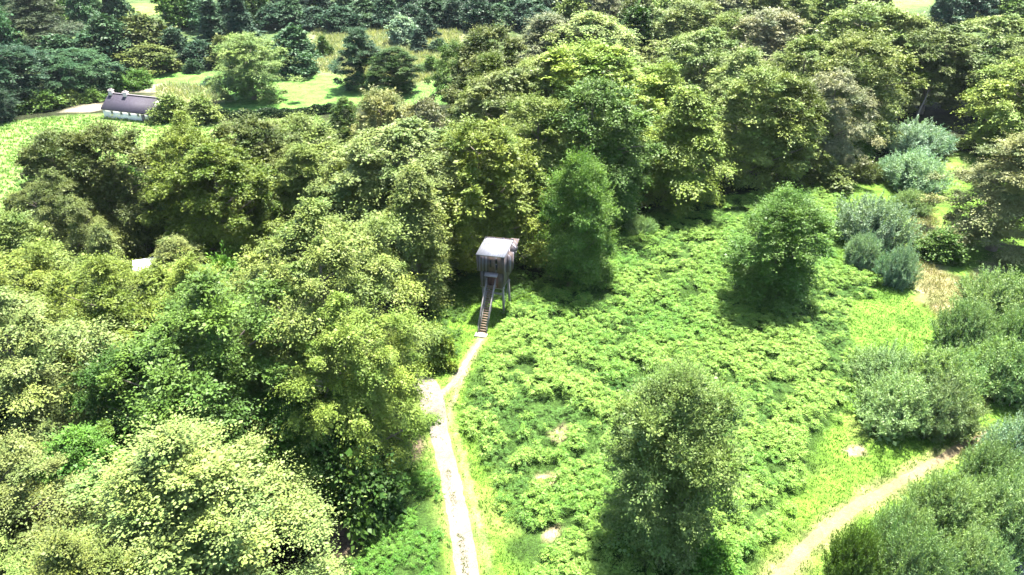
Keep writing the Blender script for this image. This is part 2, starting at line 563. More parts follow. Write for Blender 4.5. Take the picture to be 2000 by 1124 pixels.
def place(name, label, proto, color, cx, top, w, base, cat='tree', group=None, rz=None, tw=None):
    """stand a plant on the ground: its foot at picture point (cx, base), its top and spread as tall and wide as they look"""
    p = PROTO[proto]
    x, y, z = ground(cx, base)
    dep = y * CP + (CAM_Z - z) * SP
    v = (562 - top) / F
    zt = CAM_Z + y * (-SP + CP * v) / (CP + SP * v)
    h = max(.6, zt - z)
    depm = y * CP + (CAM_Z - z - h * .5) * SP
    wm = w / F * depm * (1.22 if proto[:3] in ('bee', 'nea') and top > 0 else 1.0)
    t = thing(name, label, cat, (x, y, z), random.uniform(0, 6.28) if rz is None else rz, group)
    s = random.uniform(.93, 1.07)
    t.scale = (wm / p['W'] * s, wm / p['W'] / s, h / p['H'])
    br = random.uniform(.80, 1.14)
    j = [br * random.uniform(.95, 1.05) for _ in range(3)]
    c = tuple(a * b for a, b in zip(color, j))
    if cx > 1000 and top < 160 and cat == 'tree':      # upper wood: paler leaves, and its haze put into the colour
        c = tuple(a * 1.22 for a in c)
    bush = cat in ('shrub', 'bush')
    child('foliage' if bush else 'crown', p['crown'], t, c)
    child('stems' if bush else 'trunk', p['trunk'], t)
    if 'twigs' in p:
        child('bare_twigs', p['twigs'], t)
    return t, wm, h

# leaf colours (real reflectances)
YEL = (.148, .195, .032)
PALE = (.175, .215, .064)
OLV = (.142, .182, .044)
OLD = (.102, .126, .034)
GRN = (.085, .150, .026)
BRG = (.092, .190, .028)
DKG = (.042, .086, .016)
DKY = (.090, .124, .016)
BLU = (.050, .105, .046)
BLD = (.032, .070, .038)
SIL = (.195, .280, .180)
WIL = (.185, .265, .105)
BRN = (.215, .225, .090)
GRY = (.180, .190, .100)

# ------------------------------------------------------------------ trees and bushes, one by one
# (name, label, kind, leaf colour, picture x of the foot, picture y of the top, spread in picture, picture y of the foot)
TREES = [
 # lower left, nearest the camera
 ('beech_tree', 'big pale yellow-green beech in the bottom left with spiky leading shoots on its crown', 'near2', PALE, 425, 872, 450, 1190),
 ('beech_tree', 'pale feathery beech cut by the left edge, beside the big bottom beech', 'near3', PALE, 85, 890, 330, 1190),
 ('broadleaf_tree', 'fresh green tree tucked between the two pale bottom left beeches', 'tall2', BRG, 235, 850, 190, 1080),
 ('beech_tree', 'low yellow-green crown in the very bottom left corner', 'near1', PALE, 20, 1030, 270, 1370),
 ('beech_tree', 'yellow-green crown at the bottom edge under the big pale bottom left beech', 'near2', OLV, 270, 1070, 330, 1370),
 ('beech_tree', 'broad beech with a pale top at the left edge, above the bottom left beeches', 'near3', PALE, 115, 592, 300, 905),
 ('beech_tree', 'large deep green beech in the left wood, black hollow at its left foot', 'near1', GRN, 500, 565, 330, 930),
 ('beech_tree', 'huge bright yellow-green beech left of the hide stairs, its branches reaching the gravel track', 'near3', (.165, .208, .046), 672, 430, 330, 825),
 ('beech_tree', 'yellow-green beech hanging over the top of the gravel track, low leafy skirts', 'near3', YEL, 703, 605, 240, 918),
 ('beech_tree', 'rounded yellow-topped beech below the white shed roof', 'near1', YEL, 285, 522, 235, 790),
 ('beech_tree', 'lime and gold beech between the white shed roof and the huge bright beech', 'near2', YEL, 440, 528, 230, 790),
 ('beech_tree', 'yellow-olive spreading beech at the left edge under the olive beech', 'near3', YEL, 55, 500, 270, 770),
 ('beech_tree', 'dark olive beech at the left edge just below the field corner', 'beech4', OLV, 105, 420, 165, 660),
 ('young_tree', 'thin young pale tree standing left of the white shed roof', 'tall1', PALE, 240, 438, 90, 600),
 ('young_tree', 'bushy pale young tree standing right of the white shed roof', 'beech4', PALE, 368, 466, 120, 590),
 ('broadleaf_tree', 'small fresh green tree right of the pale young tree by the shed', 'shrub1', BRG, 465, 512, 100, 640),
 ('broadleaf_tree', 'small leafy tree at the end of the huge bright beech, leaning to the hide stairs', 'shrub1', YEL, 852, 640, 70, 712),
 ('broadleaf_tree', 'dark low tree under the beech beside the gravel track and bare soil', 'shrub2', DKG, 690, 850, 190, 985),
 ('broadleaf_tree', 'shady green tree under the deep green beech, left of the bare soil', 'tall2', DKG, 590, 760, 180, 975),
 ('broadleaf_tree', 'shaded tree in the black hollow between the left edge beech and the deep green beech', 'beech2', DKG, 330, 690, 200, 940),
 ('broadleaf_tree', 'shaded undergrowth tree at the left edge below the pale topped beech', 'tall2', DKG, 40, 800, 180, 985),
 # middle row of the wood, left of the hide
 ('oak_tree', 'dark broad tree with a brownish top at the right end of the crop field', 'beech1', OLD, 180, 258, 165, 490),
 ('oak_tree', 'dark tree with a grey-brown twiggy top beside the crop field', 'beech2', OLD, 270, 250, 170, 490),
 ('broadleaf_tree', 'small bright green tree in front of the two dark field trees', 'tall2', BRG, 292, 330, 85, 480),
 ('willow_tree', 'small blue-grey tree between the dark field trees and the golden beech', 'tall2', SIL, 350, 372, 75, 475),
 ('beech_tree', 'olive tree on the field corner left of the dark broad tree', 'tall2', OLV, 78, 378, 80, 500),
 ('beech_tree', 'dark olive tree below the crop field, in front of the dark broad tree', 'near3', OLD, 165, 345, 140, 540),
 ('beech_tree', 'golden-topped beech with a nearly black lower face, in front of the field', 'beech2', YEL, 405, 255, 150, 490),
 ('beech_tree', 'very dark green beech with layered sprays right of the golden beech', 'beech3', DKY, 465, 285, 190, 520),
 ('beech_tree', 'olive-brown beech behind the very dark layered beech', 'beech1', OLD, 530, 235, 190, 460),
 ('beech_tree', 'pale olive crown below the dark hedge of the lawn', 'beech2', OLV, 610, 232, 170, 420),
 ('beech_tree', 'dusty olive beech with a rounded plain crown behind the huge bright beech', 'beech4', OLV, 622, 285, 145, 500),
 ('young_tree', 'golden young tree with spiky shoots in front of the hedge bush', 'tall1', YEL, 382, 218, 80, 345),
 ('beech_tree', 'large pale grey-green beech with flat spreading top left of the yellow domed beech', 'beech3', PALE, 790, 245, 260, 500),
 ('beech_tree', 'yellow-green beech below the flat topped pale beech', 'beech1', YEL, 725, 315, 140, 510),
 ('flowering_tree', 'beige tree with straw coloured top standing at the lawn corner', 'beech1', BRN, 765, 178, 130, 380),
 ('bare_tree', 'grey half bare tree with fine twigs right of the beige tree', 'twiggy', GRY, 842, 188, 95, 370),
 ('beech_tree', 'yellow domed beech directly above the wooden hide', 'beech1', YEL, 950, 240, 210, 512),
 ('beech_tree', 'soft grey-green tree standing left of the wooden hide', 'tall1', OLV, 822, 325, 165, 580),
 ('hornbeam_tree', 'fresh green cone shaped tree standing right of the wooden hide', 'fine2', (.125, .215, .042), 1127, 312, 150, 550),
 ('broadleaf_tree', 'small dark green tree on the lawn edge by the beige tree', 'tall2', GRN, 682, 192, 68, 300),
 # the ridge of beeches in the middle
 ('beech_tree', 'brown-olive beech with a smooth dome at the top of the ridge', 'beech1', OLD, 960, 55, 150, 270),
 ('beech_tree', 'dull green beech on the left flank of the ridge beside the scrub meadow', 'beech2', GRN, 898, 85, 100, 260),
 ('beech_tree', 'golden brown beech in front of the brown-olive dome', 'beech4', DKY, 962, 105, 140, 310),
 ('beech_tree', 'pale straggly beech with dead twigs in front of the golden brown beech', 'beech3', PALE, 985, 140, 170, 350),
 ('beech_tree', 'broad yellow crested beech crowning the ridge', 'beech1', YEL, 1150, 88, 260, 340),
 ('beech_tree', 'pale leafy beech on the ridge, left of the yellow crested beech', 'beech3', PALE, 1060, 105, 150, 330),
 ('beech_tree', 'olive beech with drooping sprays above the cone shaped tree', 'beech2', OLV, 1045, 195, 150, 430),
 ('beech_tree', 'golden beech on the right shoulder of the ridge', 'beech4', YEL, 1280, 125, 120, 340),
 ('beech_tree', 'big leafy deep green beech in front of the yellow crested beech', 'beech2', GRN, 1150, 165, 200, 420),
 ('beech_tree', 'dark green beech at the back of the bracken, left of the golden pyramid tree', 'beech4', GRN, 1200, 250, 120, 420),
 ('hornbeam_tree', 'golden green pyramid tree standing at the top of the bracken', 'tall1', YEL, 1320, 172, 195, 405),
 ('beech_tree', 'bright topped dark tree right of the golden pyramid tree', 'beech1', OLV, 1450, 135, 170, 360),
 ('bare_tree', 'grey-brown topped tree with dark skirts beside the bracken corner', 'beech3', GRY, 1590, 140, 130, 340),
 ('beech_tree', 'dark green tree between the bright topped tree and the grey-brown topped tree', 'beech2', DKY, 1520, 160, 130, 360),
 ('beech_tree', 'tall olive beech behind the grey-brown topped tree', 'beech2', OLV, 1635, 70, 165, 285),
 ('beech_tree', 'pale beech behind the bright topped dark tree', 'beech4', PALE, 1425, 95, 130, 300),
 ('beech_tree', 'yellowish pale beech behind the golden pyramid tree', 'beech3', PALE, 1345, 60, 160, 260),
 ('beech_tree', 'grey-green beech far back above the pale beech', 'beech1', GRY, 1480, 20, 150, 200),
 ('beech_tree', 'olive beech in the top right wood, wide and dome shaped', 'beech1', OLV, 1660, 8, 190, 200),
 ('beech_tree', 'olive-gold beech below the wide dome of the top right wood', 'beech3', OLV, 1545, 72, 140, 270),
 ('beech_tree', 'blue-shaded beech over the dark hollow with a bare trunk', 'high1', OLD, 1795, 58, 175, 222),
 ('beech_tree', 'pale crown right of the blue-shaded beech', 'beech3', PALE, 1890, 32, 160, 215),
 ('beech_tree', 'olive crown at the right edge of the top wood', 'beech1', OLV, 1985, 45, 140, 220),
 ('beech_tree', 'straw coloured crown between the wide olive dome and the blue-shaded beech', 'beech4', PALE, 1745, 30, 130, 210),
 ('beech_tree', 'large golden beech with flat tiers at the right edge beside the dark hollow', 'beech3', YEL, 1965, 115, 190, 305),
 ('broadleaf_tree', 'fresh green tree at the right edge under the golden tiered beech', 'tall2', GRN, 1990, 178, 90, 300),
 ('broadleaf_tree', 'wispy yellow-brown tree at the right edge above the sandy path', 'near2', BRN, 1935, 258, 215, 488),
 ('beech_tree', 'black-green tree in the notch behind the ridge', 'far3', DKG, 1235, 12, 110, 150),
 ('beech_tree', 'straw tinted crown left of the black-green notch tree', 'beech3', PALE, 1150, 25, 170, 190),
 ('beech_tree', 'dusty olive crown at the top behind the ridge dome', 'beech4', GRY, 1065, 28, 150, 180),
 ('beech_tree', 'pale crown at the top right of the notch tree', 'beech1', PALE, 1330, 2, 150, 160),
 ('beech_tree', 'olive crown between the pale crown of the notch and the grey-green beech', 'beech2', OLV, 1405, 30, 110, 190),
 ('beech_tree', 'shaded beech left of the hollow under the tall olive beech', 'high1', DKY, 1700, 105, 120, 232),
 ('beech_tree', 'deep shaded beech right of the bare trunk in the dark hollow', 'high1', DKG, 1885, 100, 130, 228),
 # far left: trees round the cottage and the lawn
 ('walnut_tree', 'round bright green tree standing alone on the lawn', 'beech2', (.150, .225, .062), 497, 70, 126, 194),
 ('weeping_tree', 'grey-green tree with drooping sides behind the round lawn tree', 'far2', BLU, 580, 54, 100, 145),
 ('broadleaf_tree', 'blue-green tree at the right end of the lawn', 'beech4', BLU, 708, 56, 100, 172),
 ('broadleaf_tree', 'dark green round tree in front of the blue-green lawn end tree', 'tall2', DKG, 775, 94, 100, 183),
 ('broadleaf_tree', 'pale grey-green tree on the scrub meadow', 'far1', SIL, 788, 32, 60, 85),
 ('broadleaf_tree', 'dark round tree right of the pale scrub meadow tree', 'far2', BLD, 830, 25, 46, 75),
 ('conifer_tree', 'small dark pointed conifer on the scrub meadow', 'conifer', BLD, 819, 58, 42, 100),
 ('broadleaf_tree', 'brown and green rounded tree on the far side of the lawn', 'far1', OLD, 300, 88, 100, 140),
 ('sycamore_tree', 'dark tree with pale horizontal layers behind the cottage', 'beech3', BLU, 165, 97, 120, 185),
 ('broadleaf_tree', 'dark blue-green tree at the left edge behind the leaning pole', 'beech1', BLD, 55, 90, 135, 205),
 ('conifer_tree', 'tall dark conifer at the back of the lawn', 'conifer', BLD, 480, -5, 75, 100),
 ('conifer_tree', 'second tall dark conifer left of the tallest one', 'conifer', BLU, 425, 0, 80, 105),
 ('broadleaf_tree', 'hazy pale tree in the top left corner', 'beech4', (.07, .1, .05), 90, -15, 150, 110),
 ('broadleaf_tree', 'hazy green tree at the left edge of the top corner', 'far1', BLU, 10, 10, 90, 130),
 ('broadleaf_tree', 'blue-green tree right of the hazy pale corner tree', 'far2', BLU, 225, 30, 110, 125),
 ('broadleaf_tree', 'rounded dusky tree between the blue-green tree and the conifers', 'far1', OLD, 290, 30, 110, 118),
 ('broadleaf_tree', 'dark tree beside the conifers above the brown and green tree', 'far3', BLD, 350, 55, 80, 125),
 ('broadleaf_tree', 'small dark tree between the conifers and the lawn', 'far1', BLD, 395, 80, 70, 128),
 ('broadleaf_tree', 'dusky round tree below the hazy pale corner tree', 'far2', BLU, 130, 70, 100, 140),
 ('broadleaf_tree', 'black-green tree at the left edge below the leaning pole', 'tall2', BLD, 5, 165, 60, 240),
 ('broadleaf_tree', 'olive tree in front of the dark conifers', 'far3', OLD, 440, 70, 60, 128),
]
BUSHES = [
 ('willow_bush', 'large silver-green willow bush below the dark hollow', 'willow1', SIL, 1782, 238, 132, 300),
 ('willow_bush', 'bluish willow bush in front of the large silver-green one', 'willow2', SIL, 1768, 290, 125, 365),
 ('willow_bush', 'wide grey-green willow bush right of the lone tree', 'willow3', SIL, 1690, 376, 141, 472),
 ('willow_bush', 'silvery rounded willow bush below the wide grey-green one', 'willow2', SIL, 1672, 450, 70, 520),
 ('willow_bush', 'grey willow bush with a black foot beside the sandy path', 'willow1', SIL, 1748, 475, 69, 552),
 ('willow_bush', 'small grey-green bush between the bluish willow and the sandy path', 'willow3', WIL, 1780, 372, 66, 415),
 ('bramble_bush', 'olive bramble bush at the back corner of the bracken', 'shrub1', OLD, 1620, 325, 90, 368),
 ('bramble_bush', 'low green bramble bush left of the silver-green willow', 'shrub2', GRN, 1665, 262, 80, 310),
 ('bramble_bush', 'brown-green bush between the bramble and the bluish willow', 'willow1', OLD, 1690, 315, 60, 352),
 ('willow_bush', 'yellowish willow bush at the upper left of the right hand thicket', 'willow1', WIL, 1728, 682, 128, 758),
 ('willow_bush', 'tall willow bush at the upper right of the right hand thicket', 'willow2', WIL, 1818, 670, 140, 775),
 ('willow_bush', 'rounded willow bush at the front of the right hand thicket on the grass', 'willow3', WIL, 1742, 742, 150, 828),
 ('willow_bush', 'dark based willow bush at the front right of the right hand thicket', 'willow1', WIL, 1822, 735, 135, 826),
 ('willow_bush', 'dark willow bush left of the right edge thicket by the sandy path', 'willow3', WIL, 1878, 590, 106, 685),
 ('willow_bush', 'pale willow bush at the right edge above the dark one', 'willow1', WIL, 1955, 535, 150, 630),
 ('willow_bush', 'yellowish willow bush at the right edge of the middle thicket', 'willow2', WIL, 1960, 665, 141, 765),
 ('willow_bush', 'grey willow bush at the right edge between the pale and the yellowish bush', 'willow3', WIL, 1990, 600, 106, 700),
 ('willow_bush', 'silvery willow bush at the right edge beyond the end of the sandy footpath', 'willow2', SIL, 1975, 820, 132, 925),
 ('willow_bush', 'willow bush beside the upper part of the bottom right footpath', 'willow1', WIL, 1915, 862, 106, 962),
 ('willow_bush', 'grey-green willow bush in the middle of the bottom right thicket', 'willow3', WIL, 1838, 935, 132, 1040),
 ('willow_bush', 'pale willow bush at the right edge of the bottom right thicket', 'willow1', WIL, 1945, 935, 141, 1050),
 ('willow_bush', 'willow bush with long leaves along the lower footpath edge', 'willow2', WIL, 1752, 988, 110, 1090),
 ('willow_bush', 'spiky dark green willow bush at the bottom edge beside the footpath', 'willow3', GRN, 1660, 1040, 110, 1145),
 ('willow_bush', 'willow bush at the bottom edge between the spiky bush and the pond', 'willow1', WIL, 1770, 1035, 150, 1170),
 ('willow_bush', 'yellow-green bush on the pond bank in the bottom right corner', 'willow2', WIL, 1885, 1030, 114, 1130),
 ('shrub', 'small round grey-green shrub standing alone at the back of the bracken', 'willow2', WIL, 1250, 418, 52, 456),
 ('shrub', 'low bright shrub at the foot of the fuzzy foreground tree', 'shrub1', BRG, 1390, 1070, 90, 1135),
 ('shrub', 'bright green shrub behind the cottage', 'shrub1', BRG, 232, 147, 55, 176),
 ('shrub', 'bright green shrub right of the one behind the cottage roof', 'shrub2', BRG, 275, 140, 52, 172),
 ('shrub', 'blue-green shrub beside the leaning pole', 'shrub2', GRN, 85, 180, 72, 214),
 ('shrub', 'yellowish shrub between the pole shrub and the cottage drive', 'shrub1', OLV, 140, 176, 48, 203),
 ('shrub', 'round green shrub at the left gable of the cottage', 'shrub2', GRN, 185, 176, 38, 198),
 ('shrub', 'small round shrub on the far edge of the lawn', 'shrub1', BLU, 379, 118, 34, 142),
 ('shrub', 'bluish shrub at the left foot of the round lawn tree', 'shrub2', BLU, 412, 152, 34, 170),
 ('hedge_bush', 'large clipped-looking bush with a yellow top hiding the end of the cottage', 'shrub1', OLV, 338, 190, 76, 234),
 ('hedge_bush', 'yellow topped dark bush right of the cottage end bush', 'shrub2', OLV, 395, 192, 80, 238),
 ('shrub', 'rounded scrub bush on the pale meadow right of the lawn', 'shrub1', GRN, 843, 113, 42, 142),
 ('shrub', 'small green bush on the pale meadow left of the blue-green tree', 'shrub2', GRN, 634, 72, 30, 108),
 ('shrub', 'low scrub bush between the dark conifer and the ridge beeches', 'shrub1', BLU, 858, 78, 40, 100),
 ('shrub', 'low thorny shrub beside the sandy path under the wispy tree', 'shrub2', GRN, 1830, 455, 90, 505),
]
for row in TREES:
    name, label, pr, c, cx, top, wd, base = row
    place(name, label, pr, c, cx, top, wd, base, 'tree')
t, _, _ = place('lone_tree', 'dense dark green tree standing alone in the bracken with its shadow beside it', 'fine2', (.080, .142, .030), 1502, 384, 192, 580)
t, _, _ = place('lone_tree', 'fuzzy grey-green tree in the foreground of the bracken', 'fine1', (.122, .178, .054), 1286, 738, 262, 1048)
for row in BUSHES:
    name, label, pr, c, cx, top, wd, base = row
    place(name, label, pr, c, cx, top, wd, base, 'bush')

# the far wood along the top: two rows of trees nothing tells apart
g = np.random.default_rng(5)
for i, px in enumerate(np.arange(535, 1130, 44)):
    place('woodland_tree', 'dark blue-green tree in the unbroken far wood along the top, centre', ['far1', 'far2', 'far3'][i % 3], [BLD, BLU, BLD][i % 3],
          px + g.uniform(-8, 8), g.uniform(-14, 14), g.uniform(60, 80), g.uniform(50, 62), 'tree', 'dark trees of the far wood')
for i, px in enumerate(np.arange(520, 1100, 55)):
    place('woodland_tree', 'dark blue-green tree in the unbroken far wood along the top, centre', ['far2', 'far3', 'far1'][i % 3], [BLU, BLD, BLD][i % 3],
          px + g.uniform(-8, 8), g.uniform(-45, -25), g.uniform(60, 80), g.uniform(22, 32), 'tree', 'dark trees of the far wood')
for i, px in enumerate((20, 70, 130, 185, 232, 352, 400, 455, 505)):
    place('woodland_tree', 'hazy blue-green tree in the far wood at the top left', ['far2', 'far3', 'far1'][i % 3], [BLU, BLU, GRN][i % 3],
          px + g.uniform(-8, 8), g.uniform(-40, -20), g.uniform(60, 80), g.uniform(45, 62), 'tree', 'hazy trees of the top left far wood')
for i, px in enumerate((1690, 1840, 1895, 1950, 2005)):
    place('woodland_tree', 'dark far tree at the top right beyond the beeches', ['far2', 'far3', 'far1'][i % 3], [GRN, BLD, BLD][i % 3],
          px + g.uniform(-8, 8), [14, -20, -25, -20, -15][i], g.uniform(60, 90), 52, 'tree', 'dark far trees at the top right')

for i, px in enumerate(np.arange(1120, 1720, 60)):
    for row in (0, 1):
        place('woodland_tree', 'olive tree in the back row of the wood at the top, right of the notch', ['far2', 'beech4', 'far1'][i % 3], [OLV, GRY, OLD, PALE][(i + row) % 4],
              px + row * 30 + g.uniform(-8, 8), -25 - row * 30 + g.uniform(-8, 8), g.uniform(75, 100), 92 - row * 34, 'tree', 'back row of the top right wood')


# ------------------------------------------------------------------ terrain and ground cover
def poly_w(pts):
    return np.array([ground(px, py)[:2] for px, py in pts])


def sdf(P, poly):
    """signed distance to a polygon, negative inside"""
    x, y = P[:, 0], P[:, 1]
    d = np.full(len(P), 1e9)
    ins = np.zeros(len(P), bool)
    n = len(poly)
    for i in range(n):
        a, b = poly[i], poly[(i + 1) % n]
        e = b - a
        wv = P - a
        tt = np.clip((wv @ e) / max(1e-9, e @ e), 0, 1)
        q = wv - tt[:, None] * e
        d = np.minimum(d, np.hypot(q[:, 0], q[:, 1]))
        c = (a[1] > y) != (b[1] > y)
        with np.errstate(divide='ignore', invalid='ignore'):
            xi = (b[0] - a[0]) * (y - a[1]) / (b[1] - a[1] + 1e-12) + a[0]
        ins ^= c & (x < xi)
    return np.where(ins, -d, d)


def linedist(P, line):
    d = np.full(len(P), 1e9)
    for a, b in zip(line[:-1], line[1:]):
        e = b - a
        wv = P - a
        tt = np.clip((wv @ e) / max(1e-9, e @ e), 0, 1)
        q = wv - tt[:, None] * e
        d = np.minimum(d, np.hypot(q[:, 0], q[:, 1]))
    return d


def vnoise(P, s, seed):
    """smooth value noise in 0..1"""
    g = np.random.default_rng(seed)
    T = g.random((64, 64))
    x, y = P[:, 0] / s + 200, P[:, 1] / s + 200
    i, j = np.floor(x).astype(int), np.floor(y).astype(int)
    fx, fy = x - i, y - j
    fx, fy = fx * fx * (3 - 2 * fx), fy * fy * (3 - 2 * fy)
    a = T[i % 64, j % 64] * (1 - fx) + T[(i + 1) % 64, j % 64] * fx
    b = T[i % 64, (j + 1) % 64] * (1 - fx) + T[(i + 1) % 64, (j + 1) % 64] * fx
    return a * (1 - fy) + b * fy


OPEN = poly_w([(1000, 560), (1190, 530), (1195, 440), (1270, 410), (1440, 380), (1640, 365), (1700, 330), (1900, 300), (2150, 480), (2150, 1200), (1500, 1320),
               (900, 1320), (690, 1250), (690, 1080), (740, 990), (810, 890), (820, 770), (845, 690), (850, 620), (880, 560), (960, 510), (1000, 500)])
BRACKEN = poly_w([(985, 605), (1060, 572), (1190, 545), (1195, 460), (1260, 440), (1340, 400), (1480, 385), (1640, 368), (1660, 420), (1620, 520), (1730, 560), (1665, 590),
                  (1655, 640), (1690, 720), (1645, 790), (1590, 870), (1560, 950), (1480, 1080), (1440, 1160), (1060, 1180), (1000, 1050), (975, 950), (925, 870), (905, 800), (925, 735), (960, 690)])
FERN2 = poly_w([(835, 900), (775, 950), (735, 1010), (690, 1070), (660, 1180), (893, 1180), (872, 1050)])
LAWN_P = [(300, 143), (420, 138), (445, 152), (560, 150), (640, 140), (680, 150), (790, 178), (850, 150), (900, 160), (880, 200), (700, 205), (650, 214), (430, 226), (425, 214), (440, 190), (420, 172), (300, 166)]
LAWN = poly_w(LAWN_P)
FIELD_P = [(-300, 242), (0, 242), (150, 225), (310, 229), (420, 240), (620, 228), (640, 262), (430, 290), (200, 330), (80, 372), (20, 410), (-250, 480)]
FIELD = poly_w(FIELD_P)
ROUGH = poly_w([(600, 145), (615, 60), (700, 55), (900, 62), (880, 150), (800, 165), (690, 158), (650, 142)])
GARDEN = poly_w([(300, 176), (330, 163), (400, 170), (440, 178), (432, 200), (330, 196)])
DRIVE = poly_w([(110, 222), (165, 208), (205, 198), (205, 216), (160, 220)])
YARD = poly_w([(285, 178), (300, 166), (330, 163), (352, 172), (318, 186)])
FARFIELD = poly_w([(235, 12), (335, 12), (345, 24), (255, 30)])
FARFIELD2 = poly_w([(1715, -4), (1815, -4), (1815, 12), (1730, 12)])
SAND = poly_w([(1780, 420), (1815, 400), (1830, 470), (1840, 530), (1890, 545), (1960, 500), (2010, 500), (1900, 570), (1860, 600), (1870, 660), (1840, 640), (1800, 575), (1770, 545)])
SAND2 = poly_w([(1890, 735), (1930, 770), (1925, 800), (1880, 820), (1870, 790)])
SOIL = [poly_w([(735, 968), (765, 960), (745, 1010), (715, 1000)]), poly_w([(615, 1015), (665, 1015), (715, 1045), (690, 1085), (640, 1075)]),
        poly_w([(785, 880), (830, 820), (835, 870), (800, 920)])]
BARE = [poly_w([(1075, 845), (1105, 832), (1115, 852), (1090, 868)]), poly_w([(1045, 930), (1095, 920), (1085, 945), (1055, 948)]),
        poly_w([(1060, 1038), (1085, 1030), (1080, 1060), (1062, 1060)]), poly_w([(1650, 880), (1680, 872), (1685, 884), (1660, 890)]),
        poly_w([(1100, 555), (1130, 545), (1150, 556), (1115, 570)])]
MOWN = poly_w([(1660, 590), (1740, 560), (1800, 575), (1825, 615), (1830, 660), (1780, 680), (1690, 710), (1660, 640)])

GRASS_C, MEADOW_C, WOOD_C = (.082, .158, .020), (.030, .062, .012), (.020, .026, .010)  # WOOD_C darkened to stand in for the shade under the trees
LAWN_C, FIELD_C, STRAW_C, SOIL_C, SAND_C, GRAVEL_C = (.100, .215, .042), (.165, .25, .07), (.27, .275, .14), (.115, .085, .062), (.235, .20, .11), (.50, .46, .40)


def blend(C, m, col):
    C += m[:, None] * (np.array(col) - C)


TRACK = poly_w([(917, 1180), (908, 1080), (893, 1000), (872, 900), (853, 830), (845, 785), (838, 757), (822, 742), (806, 734)])
TRAIL = poly_w([(858, 772), (884, 752), (902, 722), (914, 700), (928, 680), (940, 662)])
TRAIL2 = poly_w([(868, 838), (878, 800), (896, 752), (908, 722)])
VERGE = poly_w([(966, 1150), (940, 1040), (918, 950), (895, 860), (880, 805)])
FOOT = poly_w([(1490, 1180), (1530, 1118), (1590, 1052), (1680, 984), (1745, 948), (1800, 918), (1850, 890), (1897, 862), (1930, 845)])


